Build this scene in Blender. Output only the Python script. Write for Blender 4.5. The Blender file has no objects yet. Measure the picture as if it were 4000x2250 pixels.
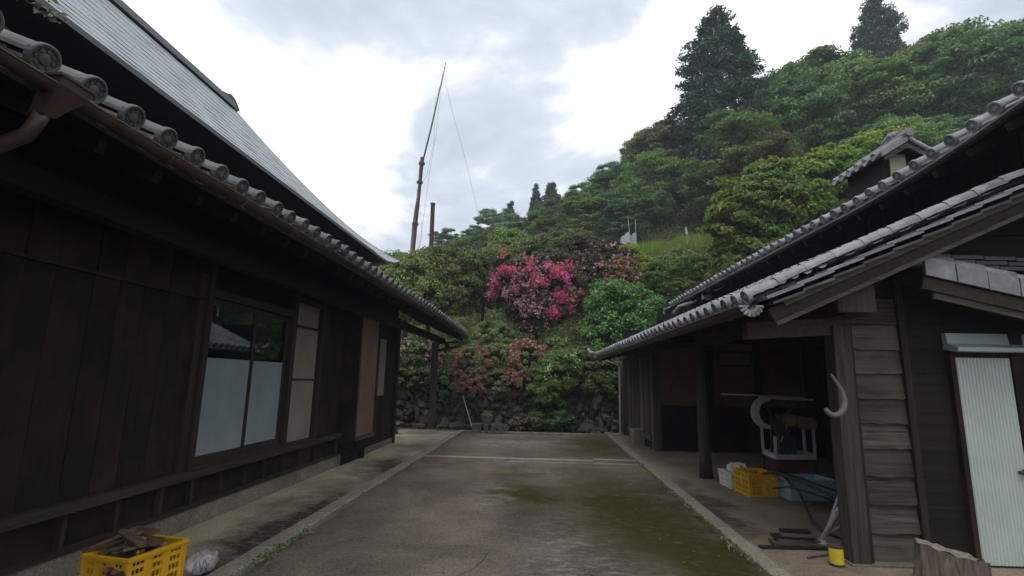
import bpy, math, random
import numpy as np
from mathutils import Vector, Matrix

# ------------------------------------------------------------------ camera, sky, sun, exposure
SC = bpy.context.scene
COL = SC.collection
R = math.radians
cam_data = bpy.data.cameras.new('camera')
cam_data.sensor_width = 36.0
cam_data.lens = 17.888
cam_data.clip_start = 0.05
cam_data.clip_end = 2000.0
cam = bpy.data.objects.new('camera', cam_data)
COL.objects.link(cam)
psi, th, roll = R(3.723), R(10.2236), 0.02
fwd = Vector((-math.sin(psi) * math.cos(th), math.cos(psi) * math.cos(th), math.sin(th)))
r0 = Vector((math.cos(psi), math.sin(psi), 0))
u0 = r0.cross(fwd)
rr = r0 * math.cos(roll) + u0 * math.sin(roll)
uu = -r0 * math.sin(roll) + u0 * math.cos(roll)
M = Matrix((rr, uu, -fwd)).transposed().to_4x4()
M.translation = (0, 0, 1.55)
cam.matrix_world = M
SC.camera = cam

SUN_EL, SUN_AZ = R(66), R(205)          # azimuth from +Y towards +X
world = bpy.data.worlds.new('World')
SC.world = world
world.use_nodes = True
wn = world.node_tree
wn.nodes.clear()
def nd(t, kind, **kw):
    n = t.nodes.new(kind)
    for k, v in kw.items():
        if k.startswith('i_'):
            key = k[2:]
            key = int(key) if key.isdigit() else key.replace('_', ' ')
            n.inputs[key].default_value = v
        else:
            setattr(n, k, v)
    return n
def ln(t, a, b):
    t.links.new(a, b)
def ramp(t, stops, interp='LINEAR'):
    n = t.nodes.new('ShaderNodeValToRGB')
    n.color_ramp.interpolation = interp
    e = n.color_ramp.elements
    while len(e) < len(stops):
        e.new(0.5)
    for el, (p, c) in zip(e, stops):
        el.position = p
        el.color = (c[0], c[1], c[2], 1) if len(c) == 3 else c
    return n
def build_world():
    t = wn
    sky = nd(t, 'ShaderNodeTexSky', sky_type='NISHITA', sun_disc=False)
    sky.sun_elevation = SUN_EL
    sky.sun_rotation = SUN_AZ
    tc = nd(t, 'ShaderNodeTexCoord')
    sep = nd(t, 'ShaderNodeSeparateXYZ'); ln(t, tc.outputs['Generated'], sep.inputs[0])
    az = nd(t, 'ShaderNodeMath', operation='MAXIMUM', i_1=0.0); ln(t, sep.outputs[2], az.inputs[0])
    ad = nd(t, 'ShaderNodeMath', operation='ADD', i_1=0.22); ln(t, az.outputs[0], ad.inputs[0])
    dx = nd(t, 'ShaderNodeMath', operation='DIVIDE'); ln(t, sep.outputs[0], dx.inputs[0]); ln(t, ad.outputs[0], dx.inputs[1])
    dy = nd(t, 'ShaderNodeMath', operation='DIVIDE'); ln(t, sep.outputs[1], dy.inputs[0]); ln(t, ad.outputs[0], dy.inputs[1])
    cmb = nd(t, 'ShaderNodeCombineXYZ'); ln(t, dx.outputs[0], cmb.inputs[0]); ln(t, dy.outputs[0], cmb.inputs[1])
    mp = nd(t, 'ShaderNodeMapping'); mp.inputs['Location'].default_value = (3.1, 1.7, 0.4)
    ln(t, cmb.outputs[0], mp.inputs[0])
    n1 = nd(t, 'ShaderNodeTexNoise', i_Scale=1.7, i_Detail=10.0, i_Roughness=0.55, i_Distortion=0.25)
    ln(t, mp.outputs[0], n1.inputs['Vector'])
    cr = ramp(t, [(0.40, (0.43, 0.475, 0.545)), (0.47, (0.57, 0.605, 0.665)), (0.52, (0.86, 0.87, 0.90)), (0.575, (1.10, 1.10, 1.10))])
    ln(t, n1.outputs[0], cr.inputs[0])
    sc = nd(t, 'ShaderNodeVectorMath', operation='SCALE'); sc.inputs['Scale'].default_value = 10.4
    ln(t, cr.outputs[0], sc.inputs[0])
    mx = nd(t, 'ShaderNodeMix', data_type='RGBA', blend_type='MIX')
    mx.inputs['Factor'].default_value = 0.93
    ln(t, sky.outputs[0], mx.inputs['A']); ln(t, sc.outputs[0], mx.inputs['B'])
    bg = nd(t, 'ShaderNodeBackground'); bg.inputs['Strength'].default_value = 0.1
    ln(t, mx.outputs['Result'], bg.inputs['Color'])
    out = nd(t, 'ShaderNodeOutputWorld'); ln(t, bg.outputs[0], out.inputs[0])
build_world()
sun_data = bpy.data.lights.new('sun', 'SUN')
sun_data.energy = 1.4
sun_data.angle = R(30)
sun_data.color = (1.0, 0.97, 0.92)
sun = bpy.data.objects.new('sun', sun_data)
sd = Vector((math.sin(SUN_AZ) * math.cos(SUN_EL), math.cos(SUN_AZ) * math.cos(SUN_EL), math.sin(SUN_EL)))
sun.rotation_euler = (-sd).to_track_quat('-Z', 'Y').to_euler()
sun.location = (0, 0, 60)
COL.objects.link(sun)
SC.view_settings.view_transform = 'Standard'
SC.view_settings.look = 'None'
SC.view_settings.exposure = 0.62
SC.view_settings.gamma = 1.0
SC.view_settings.use_curve_mapping = False
SC.render.engine = 'CYCLES'
SC.cycles.max_bounces = 6
SC.cycles.diffuse_bounces = 3
SC.cycles.glossy_bounces = 3
SC.cycles.transmission_bounces = 4
SC.cycles.transparent_max_bounces = 6
SC.cycles.use_denoising = True
rng = np.random.default_rng(7)
random.seed(7)

# ------------------------------------------------------------------ mesh builder
class MB:
    def __init__(s):
        s.v = []; s.f = []
    def add(s, vs, fs):
        b = len(s.v); s.v += [tuple(map(float, p)) for p in vs]; s.f += [tuple(b + i for i in f) for f in fs]; return s
    def box(s, x0, x1, y0, y1, z0, z1):
        return s.add([(x0, y0, z0), (x1, y0, z0), (x1, y1, z0), (x0, y1, z0), (x0, y0, z1), (x1, y0, z1), (x1, y1, z1), (x0, y1, z1)],
                     [(0, 3, 2, 1), (4, 5, 6, 7), (0, 1, 5, 4), (1, 2, 6, 5), (2, 3, 7, 6), (3, 0, 4, 7)])
    def bar(s, p, q, w, h, up=(0, 0, 1)):
        p, q = Vector(p), Vector(q); d = (q - p).normalized(); upv = Vector(up)
        sd_ = d.cross(upv)
        if sd_.length < 1e-4: sd_ = d.cross(Vector((1, 0, 0)))
        sd_.normalize(); n = sd_.cross(d)
        vs = []
        for c in (p, q):
            for a, b in ((-1, -1), (1, -1), (1, 1), (-1, 1)):
                vs.append(c + sd_ * a * w / 2 + n * b * h / 2)
        return s.add(vs, [(0, 1, 2, 3), (7, 6, 5, 4), (0, 4, 5, 1), (1, 5, 6, 2), (2, 6, 7, 3), (3, 7, 4, 0)])
    def tube(s, path, rad, seg=8, cap=True):
        path = [Vector(p) for p in path]
        if not hasattr(rad, '__len__'): rad = [rad] * len(path)
        b = len(s.v); ref = None
        for i, p in enumerate(path):
            d = (path[min(i + 1, len(path) - 1)] - path[max(i - 1, 0)]).normalized()
            if ref is None:
                ref = d.orthogonal().normalized()
            ref = (ref - d * ref.dot(d)).normalized(); bn = d.cross(ref)
            for k in range(seg):
                a = 2 * math.pi * k / seg
                s.v.append(tuple(p + (ref * math.cos(a) + bn * math.sin(a)) * rad[i]))
        n = len(path)
        for i in range(n - 1):
            for k in range(seg):
                k2 = (k + 1) % seg
                s.f.append((b + i * seg + k, b + i * seg + k2, b + (i + 1) * seg + k2, b + (i + 1) * seg + k))
        if cap:
            s.f.append(tuple(b + k for k in reversed(range(seg)))); s.f.append(tuple(b + (n - 1) * seg + k for k in range(seg)))
        return s
    def lathe(s, prof, o=(0, 0, 0), ax='z', seg=16, a0=0.0, a1=2 * math.pi):
        b = len(s.v); full = abs(a1 - a0 - 2 * math.pi) < 1e-6; m = seg if full else seg + 1
        for r_, h in prof:
            for k in range(m):
                a = a0 + (a1 - a0) * k / seg
                c, d = r_ * math.cos(a), r_ * math.sin(a)
                p = (c, d, h) if ax == 'z' else ((h, c, d) if ax == 'x' else (d, h, c))
                s.v.append((o[0] + p[0], o[1] + p[1], o[2] + p[2]))
        for i in range(len(prof) - 1):
            for k in range(seg):
                k2 = (k + 1) % m
                s.f.append((b + i * m + k, b + i * m + k2, b + (i + 1) * m + k2, b + (i + 1) * m + k))
        return s
    def prism(s, poly, ax, a, b_):
        def P(u, v, w):
            return (w, u, v) if ax == 'x' else ((u, w, v) if ax == 'y' else (u, v, w))
        n = len(poly)
        vs = [P(u, v, a) for u, v in poly] + [P(u, v, b_) for u, v in poly]
        fs = [tuple(range(n)), tuple(range(2 * n - 1, n - 1, -1))] + [(i, n + i, n + (i + 1) % n, (i + 1) % n) for i in range(n)]
        return s.add(vs, fs)
    def grid(s, fn, nu, nv):
        b = len(s.v)
        for j in range(nv + 1):
            for i in range(nu + 1):
                s.v.append(tuple(map(float, fn(i / nu, j / nv))))
        for j in range(nv):
            for i in range(nu):
                a = b + j * (nu + 1) + i
                s.f.append((a, a + 1, a + nu + 2, a + nu + 1))
        return s
    def mesh(s, name, mat=None, base=(0, 0, 0), smooth=False):
        me = bpy.data.meshes.new(name)
        if base[0] or base[1] or base[2]:
            vs = [(x - base[0], y - base[1], z - base[2]) for x, y, z in s.v]
        else:
            vs = s.v
        me.from_pydata(vs, [], s.f)
        if mat is not None: me.materials.append(mat)
        if smooth:
            me.polygons.foreach_set('use_smooth', [True] * len(me.polygons))
        me.update()
        return me

def fix_normals(me):
    import bmesh
    bm = bmesh.new(); bm.from_mesh(me)
    bmesh.ops.recalc_face_normals(bm, faces=bm.faces)
    bm.to_mesh(me); bm.free()

class Thing:
    """an Empty at the base of a thing; geometry handed to part() is in the thing's frame (before base is subtracted)"""
    def __init__(s, name, label, cat, base=(0, 0, 0), group=None, rotz=0.0, loc=None):
        s.e = bpy.data.objects.new(name, None); s.e.empty_display_size = 0.2
        COL.objects.link(s.e)
        s.base = base
        l = Vector(base) if loc is None else Vector(loc)
        s.e.location = Matrix.Rotation(rotz, 3, 'Z') @ Vector(base) if loc is None else l
        s.e.rotation_euler = (0, 0, rotz)
        s.e['label'] = label; s.e['category'] = cat
        if group: s.e['group'] = group
    def part(s, name, mb, mat, parent=None, smooth=False, label=None):
        me = mb if isinstance(mb, bpy.types.Mesh) else mb.mesh(name, mat, s.base, smooth)
        if not isinstance(mb, bpy.types.Mesh): fix_normals(me)
        o = bpy.data.objects.new(name, me); COL.objects.link(o)
        o.parent = parent if parent is not None else s.e
        if label: o['label'] = label
        return o
    def inst(s, name, me, loc, rot=(0, 0, 0), parent=None, scale=None):
        o = bpy.data.objects.new(name, me); COL.objects.link(o)
        o.parent = parent if parent is not None else s.e
        o.location = (loc[0] - s.base[0], loc[1] - s.base[1], loc[2] - s.base[2])
        o.rotation_euler = rot
        if scale is not None: o.scale = scale
        return o
def single(name, mb, mat, label, cat, loc=(0, 0, 0), group=None, smooth=False, rot=(0, 0, 0)):
    me = mb if isinstance(mb, bpy.types.Mesh) else mb.mesh(name, mat, (0, 0, 0), smooth)
    if not isinstance(mb, bpy.types.Mesh): fix_normals(me)
    o = bpy.data.objects.new(name, me); COL.objects.link(o)
    o.location = loc; o.rotation_euler = rot
    o['label'] = label; o['category'] = cat
    if group: o['group'] = group
    return o
def structure(name, mb, mat, smooth=False, kind='structure'):
    me = mb if isinstance(mb, bpy.types.Mesh) else mb.mesh(name, mat, (0, 0, 0), smooth)
    o = bpy.data.objects.new(name, me); COL.objects.link(o); o['kind'] = kind
    return o

# ------------------------------------------------------------------ materials
def mat_new(name):
    m = bpy.data.materials.new(name); m.use_nodes = True
    t = m.node_tree; t.nodes.clear()
    out = nd(t, 'ShaderNodeOutputMaterial'); b = nd(t, 'ShaderNodeBsdfPrincipled')
    ln(t, b.outputs[0], out.inputs[0])
    return m, t, b, out
def coords(t, scale=(1, 1, 1), kind='Object', loc=(0, 0, 0)):
    tc = nd(t, 'ShaderNodeTexCoord'); mp = nd(t, 'ShaderNodeMapping')
    mp.inputs['Scale'].default_value = scale; mp.inputs['Location'].default_value = loc
    ln(t, tc.outputs[kind], mp.inputs[0]); return mp.outputs[0]
def bump(t, b, h, strength=0.3, dist=0.01):
    n = nd(t, 'ShaderNodeBump', i_Strength=strength, i_Distance=dist)
    ln(t, h, n.inputs['Height']); ln(t, n.outputs[0], b.inputs['Normal'])
def vary(t, col, lo=0.75, hi=1.25):
    oi = nd(t, 'ShaderNodeObjectInfo')
    mr = nd(t, 'ShaderNodeMapRange', i_To_Min=lo, i_To_Max=hi); ln(t, oi.outputs['Random'], mr.inputs['Value'])
    vm = nd(t, 'ShaderNodeVectorMath', operation='SCALE'); ln(t, col, vm.inputs[0]); ln(t, mr.outputs[0], vm.inputs['Scale'])
    return vm.outputs[0], oi
def mixc(t, fac, a, b, blend='MIX'):
    m = nd(t, 'ShaderNodeMix', data_type='RGBA', blend_type=blend)
    if isinstance(fac, (int, float)): m.inputs['Factor'].default_value = fac
    else: ln(t, fac, m.inputs['Factor'])
    for k, v in (('A', a), ('B', b)):
        if isinstance(v, (tuple, list)): m.inputs[k].default_value = (*v, 1) if len(v) == 3 else v
        else: ln(t, v, m.inputs[k])
    return m.outputs['Result']
def wood(name, c1, c2, grain=(26, 26, 1.4), rough=0.75, lo=0.7, hi=1.3, spec=0.25, c3=None):
    m, t, b, o = mat_new(name)
    oi = nd(t, 'ShaderNodeObjectInfo')
    tc = nd(t, 'ShaderNodeTexCoord')
    off = nd(t, 'ShaderNodeVectorMath', operation='MULTIPLY_ADD'); off.inputs[1].default_value = (1, 1, 1)
    sc_ = nd(t, 'ShaderNodeVectorMath', operation='SCALE'); sc_.inputs[0].default_value = (7.3, 5.1, 9.7)
    ln(t, oi.outputs['Random'], sc_.inputs['Scale'])
    ln(t, tc.outputs['Object'], off.inputs[0]); ln(t, sc_.outputs[0], off.inputs[2])
    mp = nd(t, 'ShaderNodeMapping'); mp.inputs['Scale'].default_value = grain; ln(t, off.outputs[0], mp.inputs[0])
    n = nd(t, 'ShaderNodeTexNoise', i_Scale=1.0, i_Detail=6.0, i_Roughness=0.65, i_Distortion=0.6); ln(t, mp.outputs[0], n.inputs['Vector'])
    r_ = ramp(t, [(0.3, c1), (0.7, c2)]); ln(t, n.outputs[0], r_.inputs[0])
    n2 = nd(t, 'ShaderNodeTexNoise', i_Scale=1.7, i_Detail=4.0, i_Roughness=0.6); ln(t, off.outputs[0], n2.inputs['Vector'])
    col = r_.outputs[0]
    if c3:
        r2 = ramp(t, [(0.45, (0, 0, 0)), (0.68, (1, 1, 1))]); ln(t, n2.outputs[0], r2.inputs[0])
        col = mixc(t, r2.outputs[0], col, c3)
    mr = nd(t, 'ShaderNodeMapRange', i_To_Min=lo, i_To_Max=hi); ln(t, oi.outputs['Random'], mr.inputs['Value'])
    vm = nd(t, 'ShaderNodeVectorMath', operation='SCALE'); ln(t, col, vm.inputs[0]); ln(t, mr.outputs[0], vm.inputs['Scale'])
    ln(t, vm.outputs[0], b.inputs['Base Color'])
    b.inputs['Roughness'].default_value = rough; b.inputs['Specular IOR Level'].default_value = spec
    bump(t, b, n.outputs[0], 0.5, 0.006)
    return m
def plain(name, c, rough=0.5, metal=0.0, spec=0.5, mott=0.25, scale=9.0, c2=None, bmp=0.1):
    m, t, b, o = mat_new(name)
    v = coords(t)
    n = nd(t, 'ShaderNodeTexNoise', i_Scale=scale, i_Detail=6.0, i_Roughness=0.65); ln(t, v, n.inputs['Vector'])
    c2 = c2 or tuple(x * (1 - mott) for x in c)
    r_ = ramp(t, [(0.35, c2), (0.65, c)]); ln(t, n.outputs[0], r_.inputs[0])
    ln(t, r_.outputs[0], b.inputs['Base Color'])
    b.inputs['Roughness'].default_value = rough; b.inputs['Metallic'].default_value = metal
    b.inputs['Specular IOR Level'].default_value = spec
    if bmp: bump(t, b, n.outputs[0], bmp, 0.005)
    return m
def tile_mat(name, c, lich, rough=0.48):
    m, t, b, o = mat_new(name)
    oi = nd(t, 'ShaderNodeObjectInfo'); tc = nd(t, 'ShaderNodeTexCoord')
    sc_ = nd(t, 'ShaderNodeVectorMath', operation='SCALE'); sc_.inputs[0].default_value = (31, 17, 23)
    ln(t, oi.outputs['Random'], sc_.inputs['Scale'])
    ad = nd(t, 'ShaderNodeVectorMath', operation='ADD'); ln(t, tc.outputs['Object'], ad.inputs[0]); ln(t, sc_.outputs[0], ad.inputs[1])
    n = nd(t, 'ShaderNodeTexNoise', i_Scale=14.0, i_Detail=7.0, i_Roughness=0.7); ln(t, ad.outputs[0], n.inputs['Vector'])
    r_ = ramp(t, [(0.3, tuple(x * 0.6 for x in c)), (0.6, c)]); ln(t, n.outputs[0], r_.inputs[0])
    n2 = nd(t, 'ShaderNodeTexNoise', i_Scale=6.0, i_Detail=5.0, i_Roughness=0.7); ln(t, ad.outputs[0], n2.inputs['Vector'])
    r2 = ramp(t, [(0.53, (0, 0, 0)), (0.66, (0.8, 0.8, 0.8))]); ln(t, n2.outputs[0], r2.inputs[0])
    col = mixc(t, r2.outputs[0], r_.outputs[0], lich)
    mr = nd(t, 'ShaderNodeMapRange', i_To_Min=0.75, i_To_Max=1.3); ln(t, oi.outputs['Random'], mr.inputs['Value'])
    vm = nd(t, 'ShaderNodeVectorMath', operation='SCALE'); ln(t, col, vm.inputs[0]); ln(t, mr.outputs[0], vm.inputs['Scale'])
    ln(t, vm.outputs[0], b.inputs['Base Color'])
    rr_ = nd(t, 'ShaderNodeMapRange', i_To_Min=rough - 0.1, i_To_Max=rough + 0.25); ln(t, n.outputs[0], rr_.inputs['Value'])
    ln(t, rr_.outputs[0], b.inputs['Roughness']); b.inputs['Specular IOR Level'].default_value = 0.6
    bump(t, b, n.outputs[0], 0.25, 0.004)
    return m
def leaf_mat(name, a, b_, trans=0.3, c=None, rough=0.45, big=0.9):
    """colour differs leaf by leaf (a..b_) and in drifts of c through the crown"""
    m, t, b, o = mat_new(name)
    g = nd(t, 'ShaderNodeNewGeometry')
    oi = nd(t, 'ShaderNodeObjectInfo')
    r_ = ramp(t, [(0.0, a), (1.0, b_)]); ln(t, g.outputs['Random Per Island'], r_.inputs[0])
    col = r_.outputs[0]
    if c:
        v = coords(t)
        n = nd(t, 'ShaderNodeTexNoise', i_Scale=big, i_Detail=3.0); ln(t, v, n.inputs['Vector'])
        r2 = ramp(t, [(0.46, (0, 0, 0)), (0.62, (1, 1, 1))]); ln(t, n.outputs[0], r2.inputs[0])
        col = mixc(t, r2.outputs[0], col, c)
    mr = nd(t, 'ShaderNodeMapRange', i_To_Min=0.75, i_To_Max=1.25); ln(t, oi.outputs['Random'], mr.inputs['Value'])
    vm = nd(t, 'ShaderNodeVectorMath', operation='SCALE'); ln(t, col, vm.inputs[0]); ln(t, mr.outputs[0], vm.inputs['Scale'])
    ln(t, vm.outputs[0], b.inputs['Base Color'])
    b.inputs['Roughness'].default_value = rough; b.inputs['Specular IOR Level'].default_value = 0.35
    tr = nd(t, 'ShaderNodeBsdfTranslucent'); ln(t, vm.outputs[0], tr.inputs[0])
    ms = nd(t, 'ShaderNodeMixShader'); ms.inputs[0].default_value = trans
    ln(t, b.outputs[0], ms.inputs[1]); ln(t, tr.outputs[0], ms.inputs[2]); ln(t, ms.outputs[0], o.inputs[0])
    return m
def blob(t, pos, cx, cy, rx, ry, ang=0.0):
    """soft elliptical stain mask on a flat floor, 1 in the middle"""
    mp = nd(t, 'ShaderNodeMapping', vector_type='TEXTURE'); mp.inputs['Location'].default_value = (cx, cy, 0)
    mp.inputs['Rotation'].default_value = (0, 0, ang); mp.inputs['Scale'].default_value = (rx, ry, 1)
    ln(t, pos, mp.inputs[0])
    le = nd(t, 'ShaderNodeVectorMath', operation='LENGTH'); ln(t, mp.outputs[0], le.inputs[0])
    mr = nd(t, 'ShaderNodeMapRange', i_From_Min=1.15, i_From_Max=0.35, i_To_Min=0.0, i_To_Max=1.0); ln(t, le.outputs['Value'], mr.inputs['Value'])
    return mr.outputs[0]
def concrete(name, c, dark, stains=(), moss=(), pale=(), rough=0.85, grit=55.0, brush=0.0):
    m, t, b, o = mat_new(name)
    tc = nd(t, 'ShaderNodeTexCoord'); pos0 = tc.outputs['Object']
    wv = nd(t, 'ShaderNodeTexNoise', i_Scale=1.6, i_Detail=6.0, i_Roughness=0.7); ln(t, pos0, wv.inputs['Vector'])
    su = nd(t, 'ShaderNodeVectorMath', operation='SUBTRACT'); su.inputs[1].default_value = (0.5, 0.5, 0.5); ln(t, wv.outputs['Color'], su.inputs[0])
    ma = nd(t, 'ShaderNodeVectorMath', operation='MULTIPLY_ADD'); ma.inputs[1].default_value = (1.6, 1.6, 0); ln(t, su.outputs[0], ma.inputs[0]); ln(t, pos0, ma.inputs[2])
    pos = nd(t, 'ShaderNodeVectorMath', operation='MULTIPLY'); pos.inputs[1].default_value = (1, 1, 0); ln(t, ma.outputs[0], pos.inputs[0]); pos = pos.outputs[0]
    n1 = nd(t, 'ShaderNodeTexNoise', i_Scale=0.9, i_Detail=9.0, i_Roughness=0.66, i_Distortion=0.4); ln(t, pos0, n1.inputs['Vector'])
    r1 = ramp(t, [(0.34, dark), (0.66, c)]); ln(t, n1.outputs[0], r1.inputs[0])
    n2 = nd(t, 'ShaderNodeTexNoise', i_Scale=grit, i_Detail=5.0, i_Roughness=0.8); ln(t, pos0, n2.inputs['Vector'])
    r2 = ramp(t, [(0.34, (0.48, 0.48, 0.49)), (0.66, (1.5, 1.48, 1.45))]); ln(t, n2.outputs[0], r2.inputs[0])
    col = mixc(t, 1.0, r1.outputs[0], r2.outputs[0], 'MULTIPLY')
    n3 = nd(t, 'ShaderNodeTexNoise', i_Scale=9.0, i_Detail=9.0, i_Roughness=0.78)
    mp3 = nd(t, 'ShaderNodeMapping'); mp3.inputs['Scale'].default_value = (0.7, 1.6, 1); ln(t, pos0, mp3.inputs[0]); ln(t, mp3.outputs[0], n3.inputs['Vector'])
    def layer(col, lst, tint, lo, hi):
        for st in lst:
            f = blob(t, pos, *st[:5])
            mm = nd(t, 'ShaderNodeMath', operation='MULTIPLY'); ln(t, f, mm.inputs[0])
            mr = nd(t, 'ShaderNodeMapRange', i_From_Min=lo, i_From_Max=hi); ln(t, n3.outputs[0], mr.inputs['Value']); ln(t, mr.outputs[0], mm.inputs[1])
            m2 = nd(t, 'ShaderNodeMath', operation='MULTIPLY', i_1=st[5]); ln(t, mm.outputs[0], m2.inputs[0])
            col = mixc(t, m2.outputs[0], col, tint)
        return col
    col = layer(col, pale, (0.33, 0.32, 0.31), 0.47, 0.66)
    col = layer(col, stains, (0.035, 0.032, 0.027), 0.22, 0.5)
    col = layer(col, moss, (0.030, 0.028, 0.007), 0.30, 0.47)
    ln(t, col, b.inputs['Base Color']); b.inputs['Roughness'].default_value = 0.95; b.inputs['Specular IOR Level'].default_value = 0.06
    h = n2.outputs[0]
    if brush:
        wa = nd(t, 'ShaderNodeTexWave', wave_type='BANDS', bands_direction='Y', i_Scale=9.0, i_Distortion=6.0, i_Detail=3.0); ln(t, pos0, wa.inputs['Vector'])
        mh = nd(t, 'ShaderNodeMath', operation='MULTIPLY_ADD', i_1=brush); ln(t, wa.outputs['Fac'], mh.inputs[0]); ln(t, h, mh.inputs[2]); h = mh.outputs[0]
    bump(t, b, h, 0.45, 0.006)
    return m
def glass_mat(name):
    m, t, b, o = mat_new(name)
    gl = nd(t, 'ShaderNodeBsdfGlossy', i_Roughness=0.015); gl.inputs['Color'].default_value = (0.9, 0.95, 0.95, 1)
    tr = nd(t, 'ShaderNodeBsdfTransparent'); tr.inputs[0].default_value = (0.82, 0.86, 0.86, 1)
    fr = nd(t, 'ShaderNodeFresnel', i_IOR=2.1)
    ms = nd(t, 'ShaderNodeMixShader'); ln(t, fr.outputs[0], ms.inputs[0]); ln(t, tr.outputs[0], ms.inputs[1]); ln(t, gl.outputs[0], ms.inputs[2])
    ln(t, ms.outputs[0], o.inputs[0]); return m

MT = {}
MT['dark_board'] = wood('dark_board', (0.0027, 0.0018, 0.0016), (0.0107, 0.0065, 0.0049), (22, 22, 1.0), 0.8, 0.8, 1.25, c3=(0.026, 0.013, 0.009))
MT['dark_beam'] = wood('dark_beam', (0.0050, 0.0039, 0.0032), (0.0162, 0.0122, 0.0094), (24, 1.2, 24), 0.8)
MT['beam_y'] = wood('beam_y', (0.0112, 0.0088, 0.0068), (0.0340, 0.0264, 0.0200), (28, 1.2, 28), 0.8)
MT['beam_z'] = wood('beam_z', (0.0094, 0.0075, 0.0060), (0.0319, 0.0248, 0.0195), (28, 28, 1.2), 0.8)
MT['grey_post'] = wood('grey_post', (0.0158, 0.0133, 0.0108), (0.0634, 0.0539, 0.0444), (30, 30, 1.3), 0.85, 0.9, 1.1)
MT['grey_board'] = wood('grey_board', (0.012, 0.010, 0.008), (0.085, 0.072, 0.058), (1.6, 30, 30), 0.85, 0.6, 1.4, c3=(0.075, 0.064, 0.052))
MT['darker_board'] = wood('darker_board', (0.0048, 0.0038, 0.0032), (0.0160, 0.0123, 0.0101), (1.3, 26, 26), 0.85, 0.7, 1.2)  # darker wood tone than the grey boards
MT['vert_board'] = wood('vert_board', (0.0298, 0.0238, 0.0187), (0.1275, 0.1062, 0.0850), (28, 28, 1.0), 0.85, 0.6, 1.2)
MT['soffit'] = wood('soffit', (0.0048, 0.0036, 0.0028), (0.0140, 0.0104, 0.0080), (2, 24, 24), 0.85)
MT['barge'] = wood('barge', (0.0327, 0.0290, 0.0243), (0.0982, 0.0888, 0.0748), (1.2, 26, 26), 0.85, 0.85, 1.1)
MT['mud'] = plain('mud', (0.20, 0.115, 0.07), 0.95, spec=0.1, mott=0.35, scale=4, bmp=0.3)
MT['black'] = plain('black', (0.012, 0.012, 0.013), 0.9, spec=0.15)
MT['tile_old'] = tile_mat('tile_old', (0.066, 0.067, 0.069), (0.125, 0.122, 0.10), 0.55)
MT['tile'] = tile_mat('tile', (0.165, 0.17, 0.185), (0.24, 0.24, 0.225), 0.42)
MT['copper'] = plain('copper', (0.052, 0.028, 0.020), 0.5, 0.0, 0.4, 0.55, 6.0, bmp=0.15)
MT['metal_roof'] = plain('metal_roof', (0.30, 0.335, 0.345), 0.55, 0.0, 0.4, 0.22, 2.5, bmp=0.06)
MT['ridge_dark'] = plain('ridge_dark', (0.05, 0.055, 0.065), 0.45)
MT['frost'] = plain('frost', (0.20, 0.245, 0.255), 0.18, 0.0, 0.5, 0.22, 1.3, bmp=0)
MT['paper'] = plain('paper', (0.19, 0.175, 0.148), 0.6, 0.0, 0.3, 0.25, 1.5, bmp=0)
MT['glass'] = glass_mat('glass')
MT['pink_panel'] = plain('pink_panel', (0.15, 0.095, 0.08), 0.7, 0.0, 0.2, 0.25, 1.6, bmp=0.03)
MT['foot'] = concrete('foot', (0.20, 0.19, 0.15), (0.09, 0.085, 0.065))
MT['kerb'] = concrete('kerb', (0.23, 0.215, 0.175), (0.12, 0.112, 0.092))
MT['plaster'] = plain('plaster', (0.40, 0.37, 0.28), 0.9, mott=0.2)
MT['stone'] = None
MT['steel'] = plain('steel', (0.52, 0.49, 0.50), 0.4, 0.0, 0.5, 0.3, 12)
MT['white_plastic'] = plain('white_plastic', (0.70, 0.67, 0.62), 0.45, mott=0.15, bmp=0)
MT['yellow_plastic'] = plain('yellow_plastic', (0.62, 0.34, 0.008), 0.42, mott=0.18, scale=5, bmp=0)
MT['blue_plastic'] = plain('blue_plastic', (0.36, 0.52, 0.62), 0.45, mott=0.15, bmp=0)
MT['rust'] = plain('rust', (0.06, 0.032, 0.02), 0.8, mott=0.6, scale=20)
MT['black_metal'] = plain('black_metal', (0.03, 0.029, 0.03), 0.55, mott=0.4)
MT['mint'] = plain('mint', (0.42, 0.475, 0.45), 0.4, mott=0.12, scale=2.5, bmp=0)
MT['flash'] = plain('flash', (0.27, 0.33, 0.335), 0.4, mott=0.12, bmp=0)
MT['pvc'] = plain('pvc', (0.27, 0.26, 0.24), 0.5, mott=0.2)
MT['bark'] = wood('bark', (0.03, 0.024, 0.018), (0.11, 0.09, 0.07), (12, 12, 2), 0.9)
def stone_mat():
    m, t, b, o = mat_new('stone')
    v = coords(t); oi = nd(t, 'ShaderNodeObjectInfo')
    n = nd(t, 'ShaderNodeTexNoise', i_Scale=9.0, i_Detail=7.0, i_Roughness=0.7); ln(t, v, n.inputs['Vector'])
    r_ = ramp(t, [(0.3, (0.006, 0.0058, 0.005)), (0.74, (0.060, 0.058, 0.051))]); ln(t, n.outputs[0], r_.inputs[0])
    n2 = nd(t, 'ShaderNodeTexNoise', i_Scale=4.0, i_Detail=4.0); ln(t, v, n2.inputs['Vector'])
    r2 = ramp(t, [(0.5, (0, 0, 0)), (0.68, (0.8, 0.8, 0.8))]); ln(t, n2.outputs[0], r2.inputs[0])
    col = mixc(t, r2.outputs[0], r_.outputs[0], (0.018, 0.021, 0.009))
    mr = nd(t, 'ShaderNodeMapRange', i_To_Min=0.45, i_To_Max=1.5); ln(t, oi.outputs['Random'], mr.inputs['Value'])
    vm = nd(t, 'ShaderNodeVectorMath', operation='SCALE'); ln(t, col, vm.inputs[0]); ln(t, mr.outputs[0], vm.inputs['Scale'])
    ln(t, vm.outputs[0], b.inputs['Base Color']); b.inputs['Roughness'].default_value = 0.85
    bump(t, b, n.outputs[0], 0.6, 0.02)
    return m
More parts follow.
